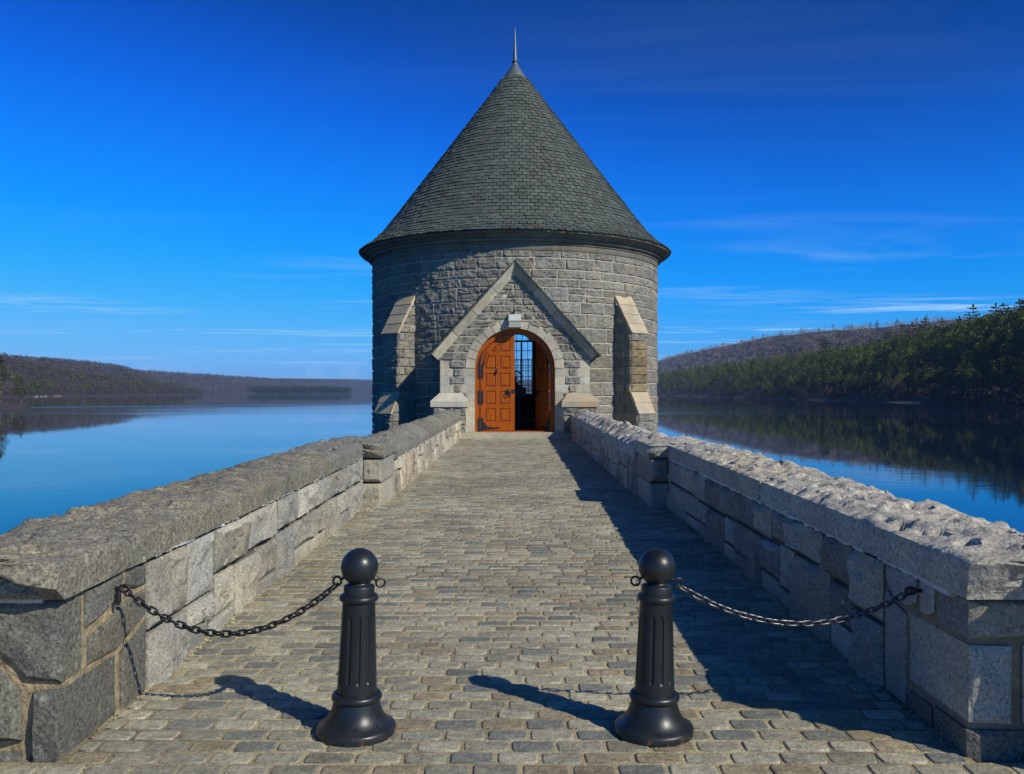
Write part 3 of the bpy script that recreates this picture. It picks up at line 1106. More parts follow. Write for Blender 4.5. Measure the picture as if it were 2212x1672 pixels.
# drum: mortar shell with a doorway and a rear window
def drum():
    mb = MB()
    NA = 160
    zs = [-8, 0.2, 1.45, 2.4, 3.1, 3.4, 3.62, 3.9, 4.15, 6.2]
    ro, ri = TR - .007, TR - .62

    def hole(k, j):
        a = (k + .5) / NA * 2 * PI
        if a > PI:
            a -= 2 * PI
        zc = (zs[j] + zs[j + 1]) / 2
        x = ro * math.sin(a)
        if math.cos(a) > 0 and abs(x) < 1.52 and .2 < zc < 3.9:
            return True
        if math.cos(a) < 0 and abs(x) < .80 and 1.45 < zc < 4.15:
            return True
        return False
    idx = {}

    def vert(r, k, j):
        key = (r, k % NA, j)
        if key not in idx:
            a = (k % NA) / NA * 2 * PI
            mb.v.append((TX + r * math.sin(a), TY - r * math.cos(a), zs[j]))
            idx[key] = len(mb.v) - 1
        return idx[key]
    nz = len(zs) - 1
    for k in range(NA):
        for j in range(nz):
            if hole(k, j):
                continue
            mb.f.append((vert(ro, k, j), vert(ro, k + 1, j), vert(ro, k + 1, j + 1), vert(ro, k, j + 1)))
            mb.f.append((vert(ri, k + 1, j), vert(ri, k, j), vert(ri, k, j + 1), vert(ri, k + 1, j + 1)))
            for dk, dj in ((1, 0), (-1, 0), (0, 1), (0, -1)):
                k2, j2 = (k + dk) % NA, j + dj
                if not (0 <= j2 < nz):
                    continue
                if hole(k2, j2):
                    if dk == 1:
                        mb.f.append((vert(ro, k + 1, j), vert(ri, k + 1, j), vert(ri, k + 1, j + 1), vert(ro, k + 1, j + 1)))
                    elif dk == -1:
                        mb.f.append((vert(ri, k, j), vert(ro, k, j), vert(ro, k, j + 1), vert(ri, k, j + 1)))
                    elif dj == 1:
                        mb.f.append((vert(ro, k, j + 1), vert(ro, k + 1, j + 1), vert(ri, k + 1, j + 1), vert(ri, k, j + 1)))
                    else:
                        mb.f.append((vert(ri, k, j), vert(ri, k + 1, j), vert(ro, k + 1, j), vert(ro, k, j)))
    return mb.build('drum_wall', M['mortar_grey'], tower)


dw = drum()
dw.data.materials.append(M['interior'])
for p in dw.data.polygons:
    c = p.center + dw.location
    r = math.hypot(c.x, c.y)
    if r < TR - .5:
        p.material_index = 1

# drum stones: random-coursed rock-faced ashlar
rs = random.Random(5)
mod = .2865
bounds = [-1.2]
z = -1.2
tower_stones = []
while z < 6.165:
    h = rs.choice((mod, mod * 1.3, mod * 1.6, mod * 1.6))
    if 6.165 - (z + h) < .2:
        h = 6.165 - z
    circ = 2 * PI * TR
    u = -circ / 2 + rs.uniform(0, .5)
    u_end = u + circ
    while u < u_end - .01:
        w = rs.uniform(.5, 1.1) if h < .4 else rs.uniform(.55, 1.25)
        if u_end - (u + w) < .35:
            w = u_end - u
        if h > .38 and rs.random() < .13:
            c = h * rs.uniform(.42, .58)
            if rs.random() < .5 and w > .7:
                m_ = w * rs.uniform(.4, .6)
                tower_stones += [(u, u + w, z, z + c), (u, u + m_, z + c, z + h), (u + m_, u + w, z + c, z + h)]
            else:
                tower_stones += [(u, u + w, z, z + c), (u, u + w, z + c, z + h)]
        else:
            tower_stones.append((u, u + w, z, z + h))
        u += w
    z += h


def porch_hides(u0, u1, z0, z1):
    x0, x1 = TR * math.sin(max(-PI / 2, u0 / TR)), TR * math.sin(min(PI / 2, u1 / TR))
    if abs((u0 + u1) / 2) > 3.2:
        return 0
    far = max(abs(x0), abs(x1))
    top = 5.35 - far * 1.115
    near = 0 if x0 < 0 < x1 else min(abs(x0), abs(x1))
    if far < 2.3 and z1 < min(5.0, top):
        return 2
    return 0


joined = MB()
cnt = 0
order = sorted(tower_stones, key=lambda s_: abs((s_[0] + s_[1]) / 2))
for (u0, u1, z0, z1) in order:
    if porch_hides(u0, u1, z0, z1):
        continue
    mid_a = (u0 + u1) / 2 / TR
    back = math.cos(mid_a) < 0
    if back and abs(math.sin(mid_a)) * TR < 1.2 and z1 > 1.3 and z0 < 4.2:
        continue
    front = abs(mid_a) < 1.42 and z1 > .05
    q = [(u0, z0), (u1, z0), (u1, z1), (u0, z1)]
    sd_ = rs.uniform(0, 99)
    if front and cnt < 300:
        mb = MB()
        grid_stone(mb, q, PC, relief=.042, depth=.05, gap=.011, seed=sd_, nx=14, nz=8, freq=9, edge=.03, rough=1.0, ridge=.35)
        mb.build('stone', M['tower_stone'], tower)
        cnt += 1
    else:
        grid_stone(joined, q, PC, relief=.05, depth=.05, gap=.010, seed=sd_, nx=6 if front else 4, nz=5 if front else 4, freq=7, edge=.045)
joined.build('rear_stonework', M['tower_stone'], tower, kind='stuff')

# cornice: arc blocks of a moulded course
prof = [(5.25, 6.165), (5.325, 6.165), (5.335, 6.18), (5.335, 6.35), (5.365, 6.352), (5.375, 6.375), (5.365, 6.40), (5.365, 6.425), (5.43, 6.43), (5.47, 6.455), (5.485, 6.49), (5.47, 6.52), (5.47, 6.54),
        (5.54, 6.545), (5.56, 6.58), (5.60, 6.61), (5.665, 6.628), (5.72, 6.65), (5.75, 6.675), (5.75, 6.715), (5.2, 6.78)]
NC = 18
for k in range(NC):
    a0, a1 = 2 * PI * (k + .5) / NC + .0007, 2 * PI * (k + 1.5) / NC - .0007
    mb = MB()
    mb.lathe(prof, TX, TY, seg=12, a0=a0, a1=a1)
    n = len(prof)
    for side in (0, 12):
        fc = tuple(i * 13 + side for i in range(n))
        mb.f.append(fc if side else tuple(reversed(fc)))
    mb.build('cornice_stone', M['cornice'], tower, smooth=True, angle=35)

# roof
RP = [(.42, 13.52), (1.32, 12.27), (3.27, 9.66), (4.45, 8.08), (5.0, 7.38), (5.42, 6.985), (5.80, 6.72)]
roofd = MB()
roofd.lathe([(r - .05, z_ - .02) for r, z_ in RP] , TX, TY, seg=96)
roof = roofd.build('roof', M['slate_dark'], tower)
cum = [0]
for a, b in zip(RP[:-1], RP[1:]):
    cum.append(cum[-1] + math.hypot(b[0] - a[0], b[1] - a[1]))
TOT = cum[-1]


def roof_pt(s_):            # s from the eave upwards -> r, z, outward normal (r,z)
    t = min(max(TOT - s_, 0), TOT + .2)
    i = 0
    while i < len(cum) - 2 and cum[i + 1] < t:
        i += 1
    k = (t - cum[i]) / (cum[i + 1] - cum[i])
    (r0, z0), (r1, z1) = RP[i], RP[i + 1]
    L = math.hypot(r1 - r0, z1 - z0)
    return r0 + (r1 - r0) * k, z0 + (z1 - z0) * k, (-(z1 - z0) / L, (r1 - r0) / L)


def slate_verts(s_, w_ang, rr, lift=0, ang=0, skew=0):
    """one slate; butt end thick and lifted"""
    v = []
    for (ds, n_out, n_in) in ((0, .052, .006), (.32, .012, -.004)):
        r, z_, (nr, nz_) = roof_pt(s_ + ds)
        wa = w_ang
        for n_ in (n_in, n_out + (lift if ds == 0 else 0)):
            for sgn in (-1, 1):
                a = ang + sgn * wa / 2
                R_ = r + nr * n_
                v.append((R_ * math.sin(a), -R_ * math.cos(a), z_ + nz_ * n_ + (skew * sgn if ds == 0 else 0)))
    return v


SL_F = [(0, 1, 3, 2), (2, 3, 7, 6), (0, 2, 6, 4), (1, 5, 7, 3)]
joined = MB()
cnt = 0
s_ = 0.0
row = 0
rsl = random.Random(3)
pend = []
while s_ < TOT - .12:
    r, z_, nn = roof_pt(s_)
    n = max(8, int(round(2 * PI * r / .255)))
    off = (row % 2) * .5 + rsl.uniform(-.12, .12)
    for k in range(n):
        a = 2 * PI * (k + off) / n
        a = (a + PI) % (2 * PI) - PI
        pend.append((s_, a, 2 * PI / n, row))
    s_ += .172 + rsl.uniform(-.004, .004)
    row += 1
front = sorted([p for p in pend if abs(p[1]) < .95], key=lambda p: p[0])
single = set(front[:300])
row_mesh = {}
rb = WLOC[roof.name]
for p in pend:
    s_, a, w, row = p
    gapa = .026 / roof_pt(s_)[0]
    ww = w - gapa * rsl.uniform(.6, 1.6)
    if p in single:
        key = (row, rsl.randrange(4))
        if key not in row_mesh:
            me = bpy.data.meshes.new('slate')
            me.from_pydata(slate_verts(s_, ww, None, rsl.uniform(-.006, .012), 0, rsl.uniform(-.008, .008)), [], SL_F)
            me.materials.append(M['slate'])
            row_mesh[key] = me
        o = bpy.data.objects.new('slate', row_mesh[key])
        link(o, roof)
        o.location = Vector((TX, TY, rsl.uniform(-.008, .008))) - rb
        o.rotation_euler = (0, 0, a)
    else:
        joined.add([(x + TX, y + TY, z_) for x, y, z_ in slate_verts(s_ + rsl.uniform(-.01, .01), ww, None, rsl.uniform(-.006, .012), a, rsl.uniform(-.008, .008))], SL_F)
joined.build('slating', M['slate'], roof, kind='stuff')
mb = MB()
mb.lathe([(.47, 13.43), (.45, 13.50), (.30, 13.72), (.16, 13.93), (.09, 14.05), (.085, 14.10), (.115, 14.115), (.125, 14.14), (.115, 14.165), (.075, 14.18)], TX, TY, seg=32)
mb.build('lead_cap', M['lead'], roof, smooth=True, angle=40)
mb = MB()
mb.lathe([(.075, 14.17), (.073, 14.35), (.050, 14.75), (.028, 15.15), (.010, 15.42), (.001, 15.45)], TX, TY, seg=16)
mb.build('finial_spike', M['lead'], roof, smooth=True, angle=60)

# ---- porch
PY = 27.4


def PP(u, v, n):
    return (TX + u, PY - n, v)


def ring_core():
    inner, outer = [(-1.262, -.5), (-1.262, 1.6)], [(-2.325, -.5), (-2.325, 1.6)]
    for k in range(25):
        th = PI - PI * k / 24
        c, s = math.cos(th), math.sin(th)
        inner.append((1.262 * c, SPRING + 1.262 * s))
        # ray to the outline: vertical sides or gable slopes
        best = 1e9
        if abs(c) > 1e-6:
            t = 2.325 / abs(c)
            if SPRING + s * t <= 2.70:
                best = min(best, t)
        den = s + abs(c) * (2.65 / 2.38)
        t = (5.33 - SPRING) / den
        if t * abs(c) <= 2.325:
            best = min(best, t)
        outer.append((best * c, SPRING + best * s))
    inner += [(1.262, 1.6), (1.262, -.5)]
    outer += [(2.325, 1.6), (2.325, -.5)]
    mb = MB()
    n = len(inner)
    y0, y1 = PY + .006, 29.0
    vv = []
    for (yy) in (y0, y1):
        vv += [(TX + x, yy, z_) for x, z_ in inner] + [(TX + x, yy, z_) for x, z_ in outer]
    ff = []
    for i in range(n - 1):
        ff.append((i, n + i, n + i + 1, i + 1)[::-1])
        ff.append((n + i, 3 * n + i, 3 * n + i + 1, n + i + 1)[::-1])
        ff.append((i, i + 1, 2 * n + i + 1, 2 * n + i)[::-1])
    mb.add(vv, ff)
    return mb.build('porch', M['mortar_grey'], tower)


porch = ring_core()
rp = random.Random(21)


def pstone(quad, smooth=False, relief=None, P=PP, depth=.10, parent=None, mat=None, **kw):
    mb = MB()
    if smooth:
        grid_stone(mb, quad, P, relief=relief or .006, depth=depth, gap=.006, seed=rp.uniform(0, 99), nx=4, nz=4, edge=.015, rough=.3)
    else:
        grid_stone(mb, quad, P, relief=relief or .045, depth=depth, gap=.009, seed=rp.uniform(0, 99), nx=9, nz=6, freq=8, edge=.035, rough=1.1, ridge=.25, **kw)
    return mb.build('stone', M[mat or ('smooth_stone' if smooth else 'tower_stone')], parent or porch)


def rect(a, b, c, d):
    return [(a, c), (b, c), (b, d), (a, d)]


zr = [1.618, 1.871, 2.122, 2.372, 2.616]
for sgn in (-1, 1):
    for k in range(4):
        wide = (k % 2 == 0)
        c_in, j_in = (1.93, 1.676) if wide else (2.046, 1.558)
        if k == 3:
            j_in = 1.53

        def R(a, b):
            lo, hi = sorted((sgn * a, sgn * b))
            return rect(lo, hi, zr[k], zr[k + 1])
        pstone(R(2.335, c_in), True)
        pstone(R(c_in, j_in), False)
        if k < 3:
            pstone(R(j_in, 1.245), True, depth=.30)
    zl = [.39, .636, .886, 1.164, 1.362, 1.618]
    for k in range(5):
        lo, hi = sorted((sgn * 1.245, sgn * 1.49))
        pstone(rect(lo, hi, zl[k], zl[k + 1]), True, depth=.30)
        lo, hi = sorted((sgn * 1.49, sgn * 2.335))
        if k == 4:
            pstone(rect(lo, hi, zl[k], zl[k + 1]), False)
    # gable rows
    zg = [2.616, 2.88, 3.13, 3.38, 3.64, 3.89]
    for k in range(len(zg) - 1):
        v0, v1 = zg[k], zg[k + 1]
        xa = [math.sqrt(max(0, 1.50 ** 2 - (v - SPRING) ** 2)) for v in (v0, v1)]
        xg = [(5.29 - v) / 2.65 * 2.38 + .06 for v in (v0, v1)]
        n = max(1, int(round((sum(xg) - sum(xa)) / 2 / .48)))
        cuts = [0] + [min(.9, max(.1, (i + rp.uniform(-.15, .15)) / n)) for i in range(1, n)] + [1]
        for a, b in zip(cuts[:-1], cuts[1:]):
            pts = [(sgn * (xa[0] + (xg[0] - xa[0]) * a), v0), (sgn * (xa[0] + (xg[0] - xa[0]) * b), v0), (sgn * (xa[1] + (xg[1] - xa[1]) * b), v1), (sgn * (xa[1] + (xg[1] - xa[1]) * a), v1)]
            if sgn < 0:
                pts = [pts[1], pts[0], pts[3], pts[2]]
            pstone(pts)
    # porch flank
    for k in range(8):
        v0 = .0 + k * .33

        def PS(u, v, n, sgn=sgn):
            return (TX + sgn * (2.325 + n), u, v)
        mb = MB()
        grid_stone(mb, rect(27.42, 28.1, v0, v0 + .33), PS, relief=.05, depth=.05, seed=rp.uniform(0, 90))
        if sgn < 0:
            mb.f = [tuple(reversed(q)) for q in mb.f]
        mb.build('stone', M['tower_stone'], porch)
        mb = MB()
        grid_stone(mb, rect(28.1, 28.7, v0, v0 + .33), PS, relief=.05, depth=.05, seed=rp.uniform(0, 90))
        if sgn < 0:
            mb.f = [tuple(reversed(q)) for q in mb.f]
        mb.build('stone', M['tower_stone'], porch)
zg = [3.89, 4.11, 4.34, 4.57, 4.80, 5.02, 5.29]
for k in range(len(zg) - 1):
    v0, v1 = zg[k], zg[k + 1]
    xg = [(5.29 - v) / 2.65 * 2.38 + .06 for v in (v0, v1)]
    n = max(1, int(round(2 * xg[0] / .55)))
    cuts = [0] + [(i + rp.uniform(-.15, .15) + (.5 if k % 2 else 0) * (1 if n > 1 else 0) * 0) / n for i in range(1, n)] + [1]
    for a, b in zip(cuts[:-1], cuts[1:]):
        pstone([(-xg[0] + 2 * xg[0] * a, v0), (-xg[0] + 2 * xg[0] * b, v0), (-xg[1] + 2 * xg[1] * b, v1), (-xg[1] + 2 * xg[1] * a, v1)])
# arch ring
NV = 15
for k in range(NV):
    t0, t1 = PI * k / NV, PI * (k + 1) / NV
    g_ = .0085
    pts = []
    for i in range(4):
        t = t0 + g_ + (t1 - t0 - 2 * g_) * i / 3
        pts.append((1.245 * math.cos(t), SPRING + 1.245 * math.sin(t)))
    for i in range(4):
        t = t1 - g_ - (t1 - t0 - 2 * g_) * i / 3
        pts.append((1.535 * math.cos(t), SPRING + 1.535 * math.sin(t)))
    mb = MB()
    mb.prism(pts[::-1], PP, -.30, .022)
    mb.f = [tuple(reversed(q)) for q in mb.f]
    mb.build('arch_stone', M['smooth_stone'], porch)

# rakes (ogee barge stones) and porch slates
SL = math.atan2(2.65, 2.38)
rk = [(0, 0), (.0, .012), (.018, .03), (.035, .035), (.05, .05), (.20, .205), (.215, .21), (.222, .235), (.25, .235), (.25, -.40), (0, -.02)]
for sgn in (-1, 1):
    dirv = (-sgn * math.cos(SL), math.sin(SL))      # foot -> apex
    perp = (sgn * math.sin(SL), math.cos(SL))       # outwards, up
    foot = (sgn * 2.385, 2.635)
    Lr = 2.385 / math.cos(SL)
    cutp = [0, .27, .52, .78, 1]
    for c in range(4):
        vv = []
        for e in (c, c + 1):
            for a, b in rk:
                pe = Lr + a * math.tan(SL)          # mitre on the centre line
                p_ = cutp[e] * Lr if e < 4 else pe
                if 0 < e < 4:
                    p_ += (-.008 if e == c + 1 else .008)
                vv.append((TX + foot[0] + dirv[0] * p_ + perp[0] * a, PY - b, foot[1] + dirv[1] * p_ + perp[1] * a))
        n = len(rk)
        ff = [(i, (i + 1) % n, n + (i + 1) % n, n + i) for i in range(n)] + [tuple(range(n - 1, -1, -1)), tuple(range(n, 2 * n))]
        if sgn < 0:
            ff = [tuple(reversed(q)) for q in ff]
        mb = MB()
        mb.add(vv, ff)
        mb.build('rake_stone', M['smooth_stone'], porch)
    # slates over the rake, laid in courses
    ncs = 17
    for c in range(ncs):
        p0 = -.10 + c * (Lr + .32) / ncs
        ln = (Lr + .32) / ncs
        y0 = PY - .262 - rp.uniform(0, .03)
        for seg_y in ((y0, y0 + .24), (y0 + .245, 28.2), (28.205, 29.4)):
            vv = []
            for pp, a_lo, a_hi in ((p0, .272, .312), (p0 + ln * 1.6, .252, .266)):
                for aa in (a_lo, a_hi):
                    for yq in seg_y:
                        vv.append((TX + foot[0] + dirv[0] * pp + perp[0] * aa, yq, foot[1] + dirv[1] * pp + perp[1] * aa))
            ff = [(0, 1, 3, 2), (2, 3, 7, 6), (0, 2, 6, 4), (1, 5, 7, 3), (0, 4, 5, 1), (4, 6, 7, 5)]
            mb = MB()
            mb.add(vv, ff)
            mb.build('slate', M['slate'], porch)
    mb = MB()
    vv = []
    for pp in (0, Lr + .25 * math.tan(SL)):
        for aa in (.0, .25):
            for yq in (PY + .4, 29.4):
                vv.append((TX + foot[0] + dirv[0] * min(pp, Lr + aa * math.tan(SL)) + perp[0] * aa, yq, foot[1] + dirv[1] * min(pp, Lr + aa * math.tan(SL)) + perp[1] * aa))
    mb.add(vv, [(0, 1, 3, 2), (2, 3, 7, 6), (0, 2, 6, 4), (1, 5, 7, 3), (0, 4, 5, 1), (4, 6, 7, 5)])
    mb.build('roof_board', M['slate_dark'], porch)

# flanking stub piers with sloped caps
for sgn in (-1, 1):
    lo, hi = sorted((sgn * 1.485, sgn * 2.52))
    mb = MB()
    mb.box(TX + lo, TX + hi, 27.02, PY + .02, -.6, 1.18)
    mb.build('stub_pier_core', M['mortar_grey'], porch)

    def PQ(u, v, n):
        return (TX + u, 27.0 - n, v)
    zz = [-.3, .08, .36, .63, .90, 1.178]
    for k in range(5):
        m_ = lo + (hi - lo) * (.45 if k % 2 else .62)
        for a, b in ((lo, m_), (m_, hi)):
            pstone(rect(a, b, zz[k], zz[k + 1]), False, P=PQ, depth=.38, relief=.05)
    a, b = sorted((sgn * 1.44, sgn * 2.59))
    c, d = sorted((sgn * 1.65, sgn * 2.35))
    mb = MB()
    y0 = 26.93
    v = [(a, y0, 1.18), (b, y0, 1.18), (b, PY - .002, 1.18), (a, PY - .002, 1.18), (a, y0, 1.355), (b, y0, 1.355), (b, PY - .002, 1.355), (a, PY - .002, 1.355), (c, PY - .002, 1.61), (d, PY - .002, 1.61), (c, PY - .06, 1.60), (d, PY - .06, 1.60)]
    mb.add([(TX + x, y_, z_) for x, y_, z_ in v], [(0, 3, 2, 1), (0, 1, 5, 4), (1, 2, 6, 5), (3, 0, 4, 7), (4, 5, 11, 10), (5, 6, 9, 11), (7, 4, 10, 8), (10, 11, 9, 8), (2, 3, 7, 8, 9, 6)])
    mb.build('sloped_cap', M['weathering'] if sgn > 0 else M['smooth_stone'], porch)

# doorstep and floor
mb = MB()
mb.box(TX - 1.70, TX + 1.70, 26.9, 26.99, .0, DOOR_Z)
mb.box(TX - 1.478, TX + 1.478, 26.99, 27.75, .0, DOOR_Z)
mb.build('doorstep', M['smooth_stone'], tower)
mb = MB()
mb.lathe([(.01, DOOR_Z - .006), (4.70, DOOR_Z - .006)], TX, TY, seg=48)
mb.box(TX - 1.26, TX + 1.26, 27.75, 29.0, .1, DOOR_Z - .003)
mb.build('inner_floor', M['interior'], tower)

# ---- buttresses
PHI = math.radians(43)


def buttress(sgn):
    r_ = Vector((sgn * math.sin(PHI), -math.cos(PHI)))
    t_ = Vector((math.cos(PHI), sgn * math.sin(PHI)))   # towards +x side
    W = .8

    def PO(rho):
        def f(u, v, n):
            q = r_ * (rho + n) + t_ * u
            return (TX + q.x, TY + q.y, v)
        return f

    def PSide(s2):
        def f(u, v, n):     # u = rho
            q = r_ * u + t_ * (s2 * (W / 2 + n))
            return (TX + q.x, TY + q.y, v)
        return f

    def outer(z_):
        if z_ < .96:
            return 6.29
        if z_ < 1.63:
            return 6.29 - .29 * (z_ - .96) / .67
        if z_ < 3.6:
            return 6.0
        return 6.0 - .72 * (z_ - 3.6) / 1.25
    prof_ = [(4.9, -6), (6.27, -6), (6.27, .95), (5.985, 1.63), (5.985, 3.58), (5.27, 4.82), (4.9, 4.82)]
    mb = MB()
    vv = []
    for s2 in (-1, 1):
        for rho, z_ in prof_:
            q = r_ * rho + t_ * (s2 * (W / 2 - .018))
            vv.append((TX + q.x, TY + q.y, z_))
    n = len(prof_)
    mb.add(vv, [tuple(range(n)), tuple(range(2 * n - 1, n - 1, -1))] + [((i + 1) % n, i, n + i, n + (i + 1) % n) for i in range(n)])
    but = mb.build('buttress', M['mortar_grey'], tower)
    rb_ = random.Random(9 + sgn)

    def bs(quad, P, flip, mat, relief=.05, depth=.05, nx=7, nz=6):
        mb = MB()
        grid_stone(mb, quad, P, relief=relief, depth=depth, gap=.007, seed=rb_.uniform(0, 99), nx=nx, nz=nz, freq=8, edge=.03, rough=1.1)
        if flip:
            mb.f = [tuple(reversed(q)) for q in mb.f]
        return mb.build('stone', M[mat], but)
    # faces
    zc = [-1.2, -.7, -.2, .1, .385, .67, .95]
    for k in range(6):
        bs(rect(-W / 2, W / 2, zc[k], zc[k + 1]), PO(6.29), False, 'tower_stone' if sgn < 0 or k < 4 else 'tower_stone', depth=.10)
    zu = [1.63 + k * (3.58 - 1.63) / 7 for k in range(8)]
    for k in range(7):
        if k == 6:
            bs(rect(-W / 2, 0.02, zu[k], zu[k + 1]), PO(6.0), False, 'tower_stone', depth=.10)
            bs(rect(0.02, W / 2, zu[k], zu[k + 1]), PO(6.0), False, 'tower_stone', depth=.10)
        else:
            bs(rect(-W / 2, W / 2, zu[k], zu[k + 1]), PO(6.0), False, 'stained' if sgn > 0 else 'tower_stone', depth=.10)
    zs_ = [-.2, .1, .385, .67, .95, 1.29, 1.63] + zu[1:] + [3.87, 4.16, 4.45, 4.70]
    for s2 in (-1, 1):
        for k in range(len(zs_) - 1):
            a, b = zs_[k], zs_[k + 1]
            r0 = 5.24
            ra, rb2 = outer(a + 1e-4) - .012, outer(b - 1e-4) - .012
            if min(ra, rb2) - r0 > .5:
                m_ = r0 + (.30 if k % 2 else .5)
                bs([(r0, a), (m_, a), (m_, b), (r0, b)], PSide(s2), s2 > 0, 'tower_stone')
                bs([(m_, a), (ra, a), (rb2, b), (m_, b)], PSide(s2), s2 > 0, 'tower_stone')
            else:
                bs([(r0, a), (ra, a), (max(rb2, r0 + .02), b), (r0, b)], PSide(s2), s2 > 0, 'tower_stone')
    # sloped weathering slabs
    for (za, zb, ra, rb2, nn) in ((.93, 1.65, 6.335, 5.995, 2), (3.56, 4.86, 6.05, 5.30, 4)):
        for k in range(nn):
            t0, t1 = k / nn, (k + 1) / nn
            z0, z1 = za + (zb - za) * t0, za + (zb - za) * t1
            q0, q1 = ra + (rb2 - ra) * t0, ra + (rb2 - ra) * t1
            L_ = math.hypot(zb - za, ra - rb2)
            nr, nz_ = (zb - za) / L_, (ra - rb2) / L_
            vv = []
            hw = W / 2 + .028
            for (q, z_, lift) in ((q0, z0 + .002, .012), (q1, z1 - .002, 0)):
                for d_ in (-.075, lift):
                    for s2 in (-1, 1):
                        p = r_ * (q + nr * d_) + t_ * (s2 * hw)
                        vv.append((TX + p.x, TY + p.y, z_ + nz_ * d_))
            mb = MB()
            mb.add(vv, [(0, 1, 3, 2), (2, 3, 7, 6), (0, 2, 6, 4), (1, 5, 7, 3), (0, 4, 5, 1), (4, 6, 7, 5)])
            mb.build('weathering_slab', M['weathering'], but)
    return but


buttress(-1)
buttress(1)

# ---- door
FW = .17


def ring_band(r0, r1, n0, n1, zlow, P, a0=0.0, a1=PI, seg=24, legs=(True, True)):
    """arched band: legs from zlow to the springing and a half ring"""
    pts_i, pts_o = [], []
    if legs[0]:
        pts_i.append((r0, zlow)); pts_o.append((r1, zlow))
    for k in range(seg + 1):
        t = a0 + (a1 - a0) * k / seg
        pts_i.append((r0 * math.cos(t), SPRING + r0 * math.sin(t)))
        pts_o.append((r1 * math.cos(t), SPRING + r1 * math.sin(t)))
    if legs[1]:
        pts_i.append((-r0, zlow)); pts_o.append((-r1, zlow))
    mb = MB()
    n = len(pts_i)
    vv = [P(u, v, n0) for u, v in pts_i] + [P(u, v, n0) for u, v in pts_o] + [P(u, v, n1) for u, v in pts_i] + [P(u, v, n1) for u, v in pts_o]
    ff = []
    for i in range(n - 1):
        ff += [(2 * n + i, 3 * n + i, 3 * n + i + 1, 2 * n + i + 1), (i, i + 1, n + i + 1, n + i), (n + i, n + i + 1, 3 * n + i + 1, 3 * n + i), (i, 2 * n + i, 2 * n + i + 1, i + 1)]
    ff += [(0, n, 3 * n, 2 * n), (n - 1, 2 * n + n - 1, 4 * n - 1, 2 * n - 1)]
    mb.add(vv, ff)
    return mb


def PD(u, v, n):        # door plane, n towards the viewer
    return (TX + u, 27.56 - n, v)


fr = ring_band(1.07, 1.243, -.12, .03, DOOR_Z + .002, PD).build('door_frame', M['wood'], tower)
ring_band(1.075, 1.10, .03, .045, DOOR_Z + .002, PD).build('bead', M['wood_red'], fr)
# threshold board
mb = MB()
mb.box(TX - 1.06, TX + 1.06, 27.50, 27.66, DOOR_Z + .002, DOOR_Z + .03)
mb.build('threshold', M['wood'], fr)


